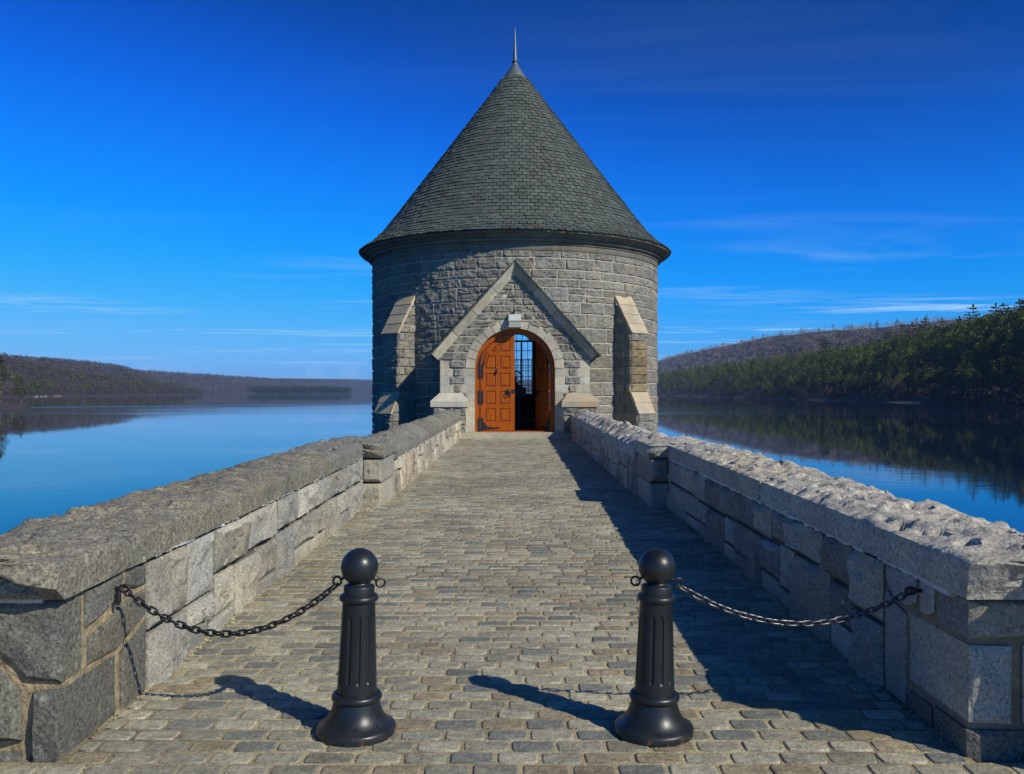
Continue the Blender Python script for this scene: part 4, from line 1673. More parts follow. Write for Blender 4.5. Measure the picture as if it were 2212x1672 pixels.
def leaf(P, name_parent, hw=True):
    """a leaf 1.06 m wide in local (u from -1.06 hinge to 0, v, n)"""
    R_ = 1.062
    pts = [(-R_, DOOR_Z + .035), (-.006, DOOR_Z + .035)]
    top = []
    for k in range(13):
        t = PI / 2 + (PI / 2) * k / 12
        top.append((min(R_ * math.cos(t), -.006), SPRING + R_ * math.sin(t)))
    mb = MB()
    mb.prism(pts + top, P, -.055, -.024)
    lf = mb.build('door_leaf', M['wood'], tower)
    xs_ = [-1.062, -.924, -.594, -.475, -.145, -.006]
    zr_ = [(.715, 1.124), (1.256, 1.678), (1.81, 2.233), (2.365, 2.774), (2.906, 9)]

    def box(name, a, b, c, d, n0, n1, mat='wood'):
        mb = MB()
        mb.prism([(a, c), (b, c), (b, d), (a, d)], P, n0, n1)
        return mb.build(name, M[mat], lf)

    def arc_z(x, r=R_):
        return SPRING + math.sqrt(max(0, r * r - x * x))
    box('stile', xs_[0], xs_[1], DOOR_Z + .04, SPRING, -.0241, .0)
    # curved part of the outer stile
    mbb = MB()
    seg = 18
    pi_, po_ = [], []
    for k in range(seg + 1):
        t = PI / 2 + (PI / 2) * k / seg
        ri = .924
        pi_.append((min(ri * math.cos(t), -.006), SPRING + ri * math.sin(t)))
        po_.append((min(R_ * math.cos(t), -.006), SPRING + R_ * math.sin(t)))
    n = seg + 1
    vv = [P(u, v, -.0241) for u, v in pi_ + po_] + [P(u, v, .0) for u, v in pi_ + po_]
    ff = []
    for i in range(n - 1):
        ff += [(2 * n + i, 3 * n + i, 3 * n + i + 1, 2 * n + i + 1), (i, 2 * n + i, 2 * n + i + 1, i + 1), (n + i, n + i + 1, 3 * n + i + 1, 3 * n + i)]
    mbb.add(vv, ff)
    mbb.f += [tuple(reversed(q)) for q in []]
    mbb.build('stile', M['wood'], lf)
    box('stile', xs_[2], xs_[3], DOOR_Z + .04, arc_z(xs_[2], .924), -.0241, .0005)
    box('stile', xs_[4], xs_[5], DOOR_Z + .04, SPRING + .915, -.0241, .0005)
    zb = DOOR_Z + .04
    for (a, b) in zr_:
        for (c0, c1) in ((xs_[1], xs_[2]), (xs_[3], xs_[4])):
            left_edge = c0
            if a > 2.8 and c0 == xs_[1]:
                left_edge = -math.sqrt(max(0, .95 ** 2 - (a - SPRING) ** 2))
            box('rail', left_edge, c1, zb, a, -.0241, -.0005)
        zb = b
    # panels: moulding in the recess and raised field
    def panel(poly):
        cx_ = sum(p[0] for p in poly) / len(poly); cz_ = sum(p[1] for p in poly) / len(poly)

        def sc(k):
            w = max(p[0] for p in poly) - min(p[0] for p in poly)
            h = max(p[1] for p in poly) - min(p[1] for p in poly)
            return [(cx_ + (x - cx_) * (1 - 2 * k / w), cz_ + (z_ - cz_) * (1 - 2 * k / h)) for x, z_ in poly]
        n = len(poly)
        o_, i_, f_ = poly, sc(.028), sc(.05)
        mb = MB()
        vv = [P(x, z_, -.004) for x, z_ in o_] + [P(x, z_, -.022) for x, z_ in i_]
        mb.add(vv, [(k, (k + 1) % n, n + (k + 1) % n, n + k) for k in range(n)])
        pm = mb.build('panel_moulding', M['wood_red'], lf)
        mb = MB()
        vv = [P(x, z_, -.0225) for x, z_ in i_] + [P(x, z_, -.006) for x, z_ in f_]
        mb.add(vv, [(k, (k + 1) % n, n + (k + 1) % n, n + k) for k in range(n)] + [tuple(range(n, 2 * n))])
        mb.build('panel', M['wood'], lf)
    for r_i, (a, b) in enumerate(zr_[:3]):
        for (c0, c1) in ((xs_[1], xs_[2]), (xs_[3], xs_[4])):
            panel(rect(c0, c1, a, b))
    a, b = zr_[3]
    panel(rect(xs_[3], xs_[4], a, b))
    panel([(xs_[1], a), (xs_[2], a), (xs_[2], b), (-.835, b), (-.885, b - .15), (-.915, b - .28)])
    a = zr_[4][0]
    panel([(xs_[3], a), (xs_[4], a), (xs_[4], SPRING + .905), (-.25, SPRING + .885), (-.36, SPRING + .845), (xs_[3], SPRING + .785)])
    panel([(-.755, a), (xs_[2], a), (xs_[2], SPRING + .70), (-.67, SPRING + .63)])
    if hw:
        def iron(pts, n0=0.001, n1=.014, name='hinge'):
            mb = MB()
            mb.prism(pts, P, n0, n1)
            return mb.build(name, M['iron'], lf)
        for zc, up in ((2.27, 1), (1.47, 0), (.62, -1)):
            # paired lobed plates either side of the joint
            for s in (-1, 1):
                cx_ = -1.072 + s * .048
                h1, h2 = .16, .16
                iron([(cx_ - .040, zc - h1), (cx_ - .018, zc - h1 - .06), (cx_ + .018, zc - h1 - .06), (cx_ + .040, zc - h1), (cx_ + .034, zc), (cx_ + .040, zc + h2), (cx_ + .018, zc + h2 + .06), (cx_ - .018, zc + h2 + .06), (cx_ - .040, zc + h2), (cx_ - .034, zc)], .031 if s < 0 else .001, .046 if s < 0 else .020)
            mb = MB()
            mb.tube([P(-1.068, zc - .17, .03), P(-1.068, zc + .17, .03)], .018, 8)
            mb.build('hinge', M['iron'], lf)
            if up == 1:
                for s, rr in ((-1, 1.13), (1, .985)):
                    pa = []
                    for k in range(7):
                        t = PI - .06 - .46 * k / 6
                        pa.append((rr + .03 * (1 - k / 7), t))
                    pts = [(q * math.cos(t), SPRING + q * math.sin(t) + .02) for q, t in pa] + [((rr - .03 * (1 - k / 7)) * math.cos(PI - .06 - .46 * k / 6), SPRING + (rr - .03 * (1 - k / 7)) * math.sin(PI - .06 - .46 * k / 6) + .02) for k in range(6, -1, -1)]
                    iron(pts, .031 if s < 0 else .001, .046 if s < 0 else .016)
            if up == -1:
                iron([(-1.02, .45), (-.6, .49), (-.50, .485), (-.46, .515), (-.50, .545), (-.60, .525), (-.86, .56), (-.93, .66), (-1.02, .70)], .001, .016)
        # ring pull with rosette, lock rosette, knocker
        for cx_, cz_, r0 in ((-.215, 1.63, .085), (-.055, 1.66, .06)):
            pts = [(cx_ + r0 * (1 if k % 2 else .72) * math.cos(PI * k / 8), cz_ + r0 * 1.25 * (1 if k % 2 else .72) * math.sin(PI * k / 8)) for k in range(16)]
            iron(pts, .001, .018, 'handle_rosette')
        mb = MB()
        mb.tube([P(-.215 + .075 * math.cos(2 * PI * k / 20), 1.58 + .085 * math.sin(2 * PI * k / 20), .045) for k in range(20)], .011, 8, closed=True)
        mb.tube([P(-.215, 1.66, .01), P(-.215, 1.665, .05)], .02, 8)
        mb.build('handle', M['iron'], lf)
        mb = MB()
        mb.tube([P(-.555, 2.35, .005), P(-.555, 2.345, .04), P(-.56, 2.30, .055), P(-.575, 2.25, .05), P(-.56, 2.22, .04)], [.03, .026, .02, .022, .028], 8)
        mb.build('knocker', M['iron'], lf)
    return lf


leaf(PD, tower)
OPEN = math.radians(68)


def PD2(u, v, n):       # second leaf, hinged at the other jamb and swung inwards
    d = u + 1.062        # distance from hinge
    hx, hy = 1.066, 27.60
    x = hx - d * math.cos(OPEN) - n * math.sin(OPEN) * 1
    y_ = hy + d * math.sin(OPEN) - n * math.cos(OPEN)
    return (TX + x, y_, v)


leaf(PD2, tower)

# ---- lamp over the door
mb = MB()
mb.prism([(-.20, 3.70), (.20, 3.70), (.20, 3.84), (-.20, 3.84)], PP, .06, .22)
lz0, lz1 = 3.84, 4.06
vv = [(TX - .20, PY - .03, lz0), (TX + .20, PY - .03, lz0), (TX + .20, PY - .26, lz0), (TX - .20, PY - .26, lz0), (TX - .185, PY - .03, lz1), (TX + .185, PY - .03, lz1), (TX + .185, PY - .13, lz1 - .01), (TX - .185, PY - .13, lz1 - .01)]
mb = MB()
mb.add(vv, [(0, 1, 2, 3), (4, 7, 6, 5), (0, 4, 5, 1), (1, 5, 6, 2), (2, 6, 7, 3), (3, 7, 4, 0)])
lamp = mb.build('wall_lamp', M['lamp_body'], tower)
mb = MB()
mb.prism([(-.185, 3.67), (.185, 3.67), (.19, 3.838), (-.19, 3.838)], PP, .03, .235)
mb.build('lamp_lens', M['lamp_lens'], lamp)
mb = MB()
for k in range(7):
    x = -.17 + k * .34 / 6
    mb.prism([(x - .006, 3.672), (x + .006, 3.672), (x + .006, 3.836), (x - .006, 3.836)], PP, .2355, .243)
mb.build('lens_rib', M['lamp_lens'], lamp)
mb = MB()
mb.box(TX - .20, TX + .20, PY - .25, PY - .03, 3.645, 3.668)
mb.build('lamp_rim', M['lamp_body'], lamp)
mb = MB()
mb.tube([(TX - .03, PY - .05, 4.06), (TX - .03, PY - .05, 4.13), (TX - .03, PY - .03, 4.17)], .02, 8)
mb.box(TX - .07, TX + .01, PY - .08, PY - .05, 4.10, 4.18)
mb.build('conduit', M['iron'], lamp)

# ---- rear window seen through the open door
WY = TY + math.sqrt((TR - .35) ** 2 - .4)


def PW(u, v, n):
    return (TX + u, WY - n, v)


mb = MB()
for a, b, c, d in ((-.82, -.735, 1.45, 4.15), (.735, .82, 1.45, 4.15), (-.735, .735, 1.45, 1.56)):
    mb.prism([(a, c), (b, c), (b, d), (a, d)], PW, -.06, .05)
# arched head: solid above a segmental curve
cv = [(-.735 + 1.47 * k / 12) for k in range(13)]
for k in range(12):
    z0 = 3.86 + .34 * math.cos(cv[k] / .735 * PI / 2); z1 = 3.86 + .34 * math.cos(cv[k + 1] / .735 * PI / 2)
    mb.prism([(cv[k], z0), (cv[k + 1], z1), (cv[k + 1], 4.3), (cv[k], 4.3)], PW, -.06, .05)
win = mb.build('window', M['machine'], tower)
mb = MB()
mb.prism([(-.735, 3.80), (.735, 3.80), (.735, 3.88), (-.735, 3.88)], PW, -.03, .05)
for k in range(1, 6):
    x = -.735 + 1.47 * k / 6 + .06
    mb.prism([(x - .012, 1.56), (x + .012, 1.56), (x + .012, 4.2), (x - .012, 4.2)], PW, -.015, .02)
for k in range(1, 6):
    z_ = 1.56 + 2.24 * k / 6
    mb.prism([(-.735, z_ - .012), (.735, z_ - .012), (.735, z_ + .012), (-.735, z_ + .012)], PW, -.014, .021)
mb.build('glazing_bar', M['machine'], win)


def mat_glass():
    s = NT('window_glass')
    tr = s.n('ShaderNodeBsdfTransparent'); tr.inputs[0].default_value = (.92, .95, .97, 1)
    gl = s.n('ShaderNodeBsdfGlossy'); gl.inputs['Roughness'].default_value = .05
    mx_ = s.n('ShaderNodeMixShader'); mx_.inputs[0].default_value = .08
    s.l(tr.outputs[0], mx_.inputs[1]); s.l(gl.outputs[0], mx_.inputs[2])
    s.l(mx_.outputs[0], s.t.nodes['Material Output'].inputs['Surface'])
    return s.m


M['glass'] = mat_glass()
mb = MB()
mb.add([PW(-.74, 1.55, -.005), PW(.74, 1.55, -.005), PW(.74, 4.25, -.005), PW(-.74, 4.25, -.005)], [(0, 1, 2, 3)])
mb.build('pane', M['glass'], win)
mb = MB()
for k in range(13):
    x = -.70 + 1.4 * k / 12
    mb.tube([PW(x, 1.45, .12), PW(x, 2.95, .12), PW(x, 2.97, .12), PW(x, 3.02, .12), PW(x, 3.10, .12)], [.012, .012, .024, .02, .002], 6)
for z_ in (1.7, 2.55, 2.78):
    mb.tube([PW(-.74, z_, .12), PW(.74, z_, .12)], .014, 6)
mb.build('grille', M['iron'], win)

# ---- machine and rail inside the tower (things of their own)
gate = thing('gate_hoist', (TX + .16, 31.2, DOOR_Z), 'dark iron gate hoist silhouetted in the open doorway against the window', 'machine')
mb = MB()
mb.lathe([(.30, DOOR_Z), (.30, DOOR_Z + .06), (.16, DOOR_Z + .12), (.12, 1.40), (.16, 1.45), (.001, 1.46)], TX + .16, 31.2, seg=20)
mb.build('pedestal', M['machine'], gate, smooth=True, angle=40)
mb = MB()
mb.box(TX - .06, TX + .40, 31.0, 31.4, 1.46, 1.80)
mb.prism([(-.06, 1.80), (.30, 1.80), (.12, 1.92), (-.06, 1.95)], lambda u, v, n: (TX + u, 31.2 - n, v), -.15, .15)
mb.build('gear_housing', M['machine'], gate)
mb = MB()
mb.tube([(TX + .02 + .22 * math.cos(2 * PI * k / 24), 30.96, 2.15 + .22 * math.sin(2 * PI * k / 24)) for k in range(24)], .025, 8, closed=True)
for k in range(4):
    a = PI * k / 4
    mb.tube([(TX + .02 - .22 * math.cos(a), 30.96, 2.15 - .22 * math.sin(a)), (TX + .02 + .22 * math.cos(a), 30.96, 2.15 + .22 * math.sin(a))], .012, 6)
mb.tube([(TX + .02, 30.96, 2.15), (TX + .02, 31.2, 2.15), (TX + .02, 31.2, 1.9)], .03, 8)
mb.build('handwheel', M['machine'], gate)
mb = MB()
mb.tube([(TX + .22, 31.2, 1.8), (TX + .22, 31.2, 3.4)], .022, 8)
mb.build('lift_rod', M['machine'], gate)
rail = thing('floor_railing', (TX + .65, 33.6, DOOR_Z), 'low railing tinted pale as if sunlit on the dim floor inside the tower doorway', 'railing')
mb = MB()
for k in range(7):
    mb.tube([(TX + .2 + .15 * k, 33.6, DOOR_Z - .002), (TX + .2 + .15 * k, 33.6, .95)], .016, 6)
mb.build('baluster', M['sun_tint_rail'], rail)
for z_ in (.55, .95):
    mb = MB()
    mb.tube([(TX + .15, 33.6, z_), (TX + 1.15, 33.6, z_)], .022, 6)
    mb.build('rail', M['sun_tint_rail'], rail)

# ------------------------------------------------------------------ bollards and chains
BY = 4.116
BZ = gz(BY)


def bollard(bx, label, letters):
    root = thing('bollard', (bx, BY, BZ), label, 'bollard', 'black ball-topped bollards across the walkway')
    LEAN = math.radians(1.2)

    def T(p):       # lean a little to the sunny side
        x, y_, z_ = p[0] - bx, p[1], p[2] - BZ
        return (bx + x * math.cos(LEAN) + z_ * math.sin(LEAN), y_, BZ + z_ * math.cos(LEAN) - x * math.sin(LEAN) * (1 if z_ > .05 else 0))

    def put(mb, name, parent=root, mat='bollard', smooth=True, angle=35):
        mb.v = [T(p) for p in mb.v]
        return mb.build(name, M[mat], parent, smooth=smooth, angle=angle)

    def L(prof, seg=64, rfun=None):
        mb = MB()
        mb.lathe([(r, BZ + z_) for r, z_ in prof], bx, BY, seg=seg, rfun=rfun)
        return mb
    flare = [(.150, -.004), (.182, -.004), (.185, .012), (.184, .028), (.178, .036), (.165, .042), (.152, .052), (.138, .068), (.126, .086), (.117, .106), (.111, .126), (.107, .146), (.104, .158)]
    base = put(L(flare), 'base', angle=60)
    put(L([(.090, .147)] + [(.0965 + .0205 * math.cos(t), .167 + .0205 * math.sin(t)) for t in [(-PI / 2 + PI * k / 12) for k in range(13)]] + [(.088, .187)]), 'ring', angle=60)
    zs_ = [.184, .20, .215, .225, .232, .237, .241, .246, .252, .26, .30, .35, .40, .45, .50, .532, .54, .546, .55, .554, .56, .57, .585, .600, .612]

    def shaft_r(r, z_, a):
        zz = z_ - BZ
        d = (a - math.radians(12)) / (2 * PI / 12)
        d = abs(d - round(d)) * (2 * PI / 12) * r
        half = .0088
        if zz < .241 + half:
            e = math.hypot(d, max(0, .241 + half - zz))
        elif zz > .553 - half:
            e = math.hypot(d, max(0, zz - .553 + half))
        else:
            e = d
        if e < half:
            return r - .007 * math.sqrt(max(0, 1 - (e / half) ** 2))
        return r
    put(L([(.0925 - (z_ - .184) / .428 * .0165, z_) for z_ in zs_], seg=288, rfun=shaft_r), 'shaft', angle=50)
    put(L([(.070, .609)] + [(.0735 + .0175 * math.cos(t), .627 + .0175 * math.sin(t)) for t in [(-PI / 2 + PI * k / 12) for k in range(13)]] + [(.068, .645)]), 'ring', angle=60)
    put(L([(.068, .640), (.0712, .641), (.0715, .678), (.069, .684), (.056, .690), (.050, .694), (.048, .699)]), 'collar', angle=30)
    put(L([(.040, .688)] + [(.0868 * math.cos(t), .770 + .0868 * math.sin(t)) for t in [(-PI / 2 * .66 + (PI / 2 * 1.66) * k / 28) for k in range(29)]] , seg=64), 'ball', angle=60)
    mb = MB()
    mb.lathe([(.0001, BZ + .672), (.0046, BZ + .672)], bx, BY, seg=4)
    # pin hole with its screw head in the collar
    a = math.radians(16)
    cxp, cyp = bx + .0716 * math.sin(a), BY - .0716 * math.cos(a)
    mb = MB()
    mb.tube([(cxp, cyp, BZ + .655), (cxp + .001, cyp - .002, BZ + .655)], .0045, 8)
    put(mb, 'pin', mat='iron')
    for sgn, dz in ((-1, .704), (1, .700)):
        mb = MB()
        cx_ = bx + sgn * .101
        mb.tube([(cx_ + .020 * math.cos(2 * PI * k / 18), BY - .012 + .006 * math.cos(2 * PI * k / 18) * sgn, BZ + dz + .020 * math.sin(2 * PI * k / 18)) for k in range(18)], .0052, 8, closed=True)
        mb.tube([(cx_ - sgn * .017, BY - .010, BZ + dz + .006), (bx + sgn * .055, BY, BZ + dz + .026)], .006, 8)
        put(mb, 'eye_bolt', angle=60)
    if letters:
        cu = bpy.data.curves.new('lettering', 'FONT')
        cu.body = 'RELIANCE'
        cu.size = .024
        cu.extrude = .0022
        cu.space_character = 1.08
        cu.resolution_u = 3
        tmp = bpy.data.objects.new('lettering', cu)
        C.objects.link(tmp)
        bpy.context.view_layer.update()
        me = bpy.data.meshes.new_from_object(tmp.evaluated_get(bpy.context.evaluated_depsgraph_get()))
        bpy.data.objects.remove(tmp)
        vs_ = np.array([v.co for v in me.vertices])
        w = vs_[:, 0].max()
        mb = MB()
        fz = [z_ for r, z_ in flare[3:]]; frr = [r for r, z_ in flare[3:]]
        for x, y_, d in vs_:
            a = math.radians(30) + (x - w / 2) / .14
            h_ = .056 + y_ * .85
            r = np.interp(h_, fz, frr) + .0006 + (d + .0022) * .8
            mb.v.append((bx + r * math.sin(a), BY - r * math.cos(a), BZ + h_))
        mb.f = [tuple(p.vertices) for p in me.polygons]
        put(mb, 'lettering', parent=base, smooth=False)
    return root


b_left = bollard(-.7465, 'black fluted ball-topped bollard with raised lettering on its base, chained to sunlit parapet', True)
b_right = bollard(.645, 'black fluted ball-topped bollard without lettering, chained to shaded parapet', False)


def chain(p0, p1, sag, label, mat):
    p0, p1 = Vector(p0), Vector(p1)
    root = thing('chain', p0, label, 'chain', 'chains between bollards and parapets')
    N = 400
    pts = []
    for i in range(N + 1):
        t = i / N
        p = p0.lerp(p1, t)
        p.z -= sag * 4 * t * (1 - t)
        pts.append(p)
    cl = [0]
    for a, b in zip(pts[:-1], pts[1:]):
        cl.append(cl[-1] + (b - a).length)
    pitch = .041
    n = int(round(cl[-1] / pitch))
    # one link mesh, shared
    Ls, r, w = .0165, .0052, .0132
    loop = []
    for k in range(8):
        t = -PI / 2 + PI * k / 7
        loop.append((Ls * .62 + w * math.cos(t), w * math.sin(t), 0))
    for k in range(8):
        t = PI / 2 + PI * k / 7
        loop.append((-Ls * .62 + w * math.cos(t), w * math.sin(t), 0))
    loop = [(x * 1.18, y_, z_) for x, y_, z_ in loop]
    mb = MB()
    mb.tube(loop, r, 8, closed=True)
    me = bpy.data.meshes.new('link')
    me.from_pydata(mb.v, [], mb.f)
    me.materials.append(M[mat])
    me.polygons.foreach_set('use_smooth', [True] * len(me.polygons))
    for i in range(n):
        s = (i + .5) / n * cl[-1]
        j = min(range(N), key=lambda q: abs(cl[q] - s))
        d = (pts[min(j + 2, N)] - pts[max(j - 2, 0)]).normalized()
        o = bpy.data.objects.new('link', me)
        link(o, root)
        o.location = pts[j] - p0
        q = d.to_track_quat('X', 'Z')
        from mathutils import Quaternion
        q = q @ Quaternion((1, 0, 0), (math.radians(90) if i % 2 else 0) + math.radians(38) + random.uniform(-.2, .2))
        o.rotation_euler = q.to_euler()
    return root


HKL = (-1.915, 4.30, .685)
HKR = (1.915, 4.262, .682)
ex = .770 * math.sin(math.radians(1.2))
chain((-.7465 - .101 + .012, BY - .012, BZ + .690), HKL, .225, 'black chain sagging from bollard to ring on the sunlit parapet', 'iron')
chain((.645 + .101 + .018, BY - .012, BZ + .682), HKR, .165, 'worn shiny chain from bollard to ring in the shaded parapet', 'galv')
for root, hk, sgn in ((left_wall, HKL, -1), (right_wall, HKR, 1)):
    mb = MB()
    mb.tube([(hk[0] + sgn * .09, hk[1], hk[2] + .004), (hk[0] + sgn * .02, hk[1], hk[2] + .004)], .010, 8)
    mb.tube([(hk[0] + .0 + .024 * math.cos(2 * PI * k / 16), hk[1] + .004, hk[2] + .002 + .016 * math.sin(2 * PI * k / 16)) for k in range(16)], .007, 8, closed=True)
    mb.build('chain_ring', M['iron'], root, smooth=True, angle=60)
    if sgn < 0:
        mb = MB()
        mb.tube([(hk[0] - .02, hk[1] - .01, hk[2] - .01), (hk[0] - .02, hk[1] - .012, hk[2] - .05), (hk[0] - .022, hk[1] - .012, hk[2] - .075)], [.011, .013, .010], 8)
        mb.build('shackle', M['iron'], root, smooth=True, angle=60)


# ------------------------------------------------------------------ banks, hills, woods
def terrain(name, xs_, ys_, hf, mat, label, cat):
    vv = [(x, y_, hf(x, y_)) for y_ in ys_ for x in xs_]
    n = len(xs_)
    ff = [(j * n + i, j * n + i + 1, (j + 1) * n + i + 1, (j + 1) * n + i) for j in range(len(ys_) - 1) for i in range(n - 1)]
    mb = MB()
    mb.v, mb.f = vv, ff
    return struct(mb.build(name, mat, smooth=True, center=False), label, cat)


def lerp_tab(x, tab):
    return float(np.interp(x, [t[0] for t in tab], [t[1] for t in tab]))


def shore_r(y_):
    return 214 + 5 * noise.noise(Vector((y_ * .012, 0, 0))) + 3 * noise.noise(Vector((y_ * .05, 3, 0)))


def h_right(x, y_):
    d = x - shore_r(y_)
    a = lerp_tab(d, [(-30, -7), (0, -4.4), (8, -1.5), (30, 4), (60, 19), (100, 27), (140, 30), (220, 33), (400, 36)])
    if a > 0:           # the bank is steeper where it comes close
        a *= lerp_tab(y_, [(420, 1.62), (520, 1.25), (680, .88), (900, .85), (1500, .9)])
    # far ridge
    rd = lerp_tab(y_, [(200, 66), (990, 80), (1190, 88), (1380, 97), (1630, 106), (2000, 108), (2720, 112), (3300, 105), (6000, 70)])
    b = rd * math.exp(-((x - 470 - .02 * y_) / 230) ** 2)
    b = a + (b - a) * min(1, max(0, d - 90) / 165) if b > a else a
    return b + 2 * noise.noise(Vector((x * .02, y_ * .02, 1)))


right_bank = terrain('right_bank', list(np.concatenate([np.linspace(180, 320, 30), np.linspace(335, 1000, 24)])), list(np.linspace(120, 6000, 240)), h_right, M['bank'], 'wooded slope rising from the lake shore on the shaded side', 'hillside')


def shore_l(y_):
    return lerp_tab(y_, [(100, -150), (335, -186), (350, -205), (420, -330), (930, -560), (1200, -590), (1500, -625), (1850, -690), (2150, -764), (2250, -850), (2500, -870), (3000, -850), (6000, -800)]) + 6 * noise.noise(Vector((y_ * .01, 7, 0)))


def h_left(x, y_):
    d = shore_l(y_) - x
    H = lerp_tab(y_, [(300, 22), (900, 66), (1060, 60), (1230, 50), (1340, 42), (1440, 27), (1540, 20), (1740, 16), (2100, 13), (2250, 4), (6000, 12)])
    a = lerp_tab(d, [(-40, -7), (0, -4.4), (5, -2.5), (40, 5)]) if d < 40 else min(5 + (d - 40) * .34, H)
    rd = lerp_tab(y_, [(300, 45), (1500, 62), (1930, 62), (2375, 54), (3790, 49), (5000, 62), (6500, 84)])
    cx_ = -980 - .03 * (y_ - 1500)
    b = rd * math.exp(-((x - cx_) / 190) ** 2) if x > cx_ else rd
    b = -9 + (b + 9) * min(1, max(0, d) / 190) ** .8
    return max(a, b) + (1.5 * noise.noise(Vector((x * .02, y_ * .02, 4))) if d > 8 else 0)


left_bank = terrain('left_bank', list(np.concatenate([np.linspace(-1500, -800, 22), np.linspace(-790, -140, 54)])), list(np.linspace(100, 6500, 260)), h_left, M['bank'], 'wooded hills along the sunlit lake shore', 'hillside')


def h_far(x, y_):
    return -4.6 + lerp_tab(y_, [(4500, 0), (4700, 15), (5400, 66), (6200, 82), (7500, 70)]) + 6 * noise.noise(Vector((x * .002, y_ * .001, 9)))


far_hills = terrain('far_hills', list(np.linspace(-3500, 2500, 60)), list(np.linspace(4480, 7500, 20)), h_far, M['bank'], 'low blue hills closing the far end of the lake', 'hills')


def h_spit(x, y_):
    e = 1 - ((x + 790) / 260) ** 2 - ((y_ - 3050) / 190) ** 2
    return -7 + 7 * max(-1, min(e * 1.5, 1.0))


spit = terrain('low_spit', list(np.linspace(-1100, -480, 40)), list(np.linspace(2800, 3300, 20)), h_spit, M['bank'], 'low wooded spit at the far end of the lake', 'shore')


# --- tree meshes
def pine_mesh(seed, h):
    """white pine: bare lower trunk, irregular tiers of upswept boughs with gaps between them"""
    r = random.Random(seed)
    tr = MB()
    lean = r.uniform(-.03, .03)
    tr.tube([(0, 0, -1), (lean * h * .4, 0, h * .4), (lean * h, 0, h * .97)], [.017 * h, .012 * h, .003 * h], 6)
    cr = MB()
    base = r.uniform(.34, .50)
    for k in range(7):          # dead snags under the crown
        a = r.uniform(0, 6.3); z_ = h * r.uniform(.15, base)
        tr.tube([(0, 0, z_), (h * .09 * math.cos(a), h * .09 * math.sin(a), z_ + r.uniform(-.3, .6))], [.07, .02], 3)
    z_ = base
    lop = [r.uniform(.7, 1.25) for _ in range(6)]
    while z_ < .97:
        t = (z_ - base) / (1 - base)
        rad = h * .21 * (1 - t) ** .62 * min(1, .62 + t * 2.2)
        nb = r.randint(4, 6)
        a0 = r.uniform(0, 6.3)
        for b in range(nb):
            a = a0 + 2 * PI * b / nb + r.uniform(-.35, .35)
            L = rad * r.uniform(.6, 1.15) * lop[int(a / 6.3 * 6) % 6] + .5
            up = r.uniform(.10, .34)
            n = max(2, int(L / .85))
            for k in range(n):
                s = .30 + .75 * (k + .5) / n
                wd = .35 + .28 * L * s
                for rep in range(4):
                    px, py = L * s * math.cos(a), L * s * math.sin(a)
                    off = r.uniform(-1, 1) * wd
                    c = Vector((px - off * math.sin(a), py + off * math.cos(a), z_ * h + L * s * up + r.uniform(-.12, .35)))
                    w = r.uniform(.35, .75)
                    aa = a + r.uniform(-.8, .8)
                    e1 = Vector((math.cos(aa), math.sin(aa), r.uniform(.0, .55))) * w
                    e2 = Vector((-math.sin(aa), math.cos(aa), r.uniform(-.5, .5))) * w * .55
                    cr.add([c - e1 * .8, c + e2 - e1 * .1, c + e1, c - e2 + e1 * .1], [(0, 1, 2, 3)])
        z_ += r.uniform(.055, .085)
    for k in range(14):
        c = Vector((lean * h + r.uniform(-.3, .3), r.uniform(-.3, .3), h * r.uniform(.95, 1.01)))
        e1 = Vector((r.uniform(-.3, .3), r.uniform(-.3, .3), .5)); e2 = Vector((r.uniform(-.3, .3), r.uniform(-.3, .3), 0))
        cr.add([c - e1, c + e2, c + e1, c - e2], [(0, 1, 2, 3)])
    return tr, cr


def bare_mesh(seed, h):
    r = random.Random(seed)
    tr = MB(); cr = MB()
    tr.tube([(0, 0, -1), (r.uniform(-.3, .3), 0, h * .3), (r.uniform(-.6, .6), r.uniform(-.5, .5), h * .75)], [.016 * h, .011 * h, .003 * h], 6)

    def branch(p, d, L, rad, lvl):
        q = p + d * L
        mid_ = p + d * L * .5 + Vector((r.uniform(-1, 1), r.uniform(-1, 1), r.uniform(-.3, .6))) * L * .07
        cr.tube([p, mid_, q], [rad, rad * .7, rad * .35], 3)
        if lvl == 0:
            for k in range(7):
                s = p.lerp(q, r.uniform(.2, 1))
                dd = (d + Vector((r.uniform(-1, 1), r.uniform(-1, 1), r.uniform(-.4, 1))) * .9).normalized()
                ll = L * r.uniform(.35, .8)
                w = .05 * h / 16
                sd_ = dd.cross(Vector((r.uniform(-1, 1), r.uniform(-1, 1), r.uniform(-1, 1)))).normalized() * w
                cr.add([s - sd_, s + sd_, s + dd * ll], [(0, 1, 2)])
            return
        for k in range(3):
            s = p.lerp(q, r.uniform(.45, 1))
            dd = (d + Vector((r.uniform(-1, 1), r.uniform(-1, 1), r.uniform(-.2, .8))) * .7).normalized()
            branch(s, dd, L * r.uniform(.5, .75), rad * .55, lvl - 1)
    for k in range(9):
        z_ = h * r.uniform(.28, .75)
        a = r.uniform(0, 6.3)
        branch(Vector((0, 0, z_)), Vector((math.cos(a) * .7, math.sin(a) * .7, r.uniform(.5, 1.1))).normalized(), h * r.uniform(.2, .32) * (1.25 - z_ / h), .006 * h, 2)
    return tr, cr


def as_mesh(mb, name, mat):
    me = bpy.data.meshes.new(name)
    me.from_pydata([tuple(v) for v in mb.v], [], mb.f)
    me.materials.append(mat)
    return me


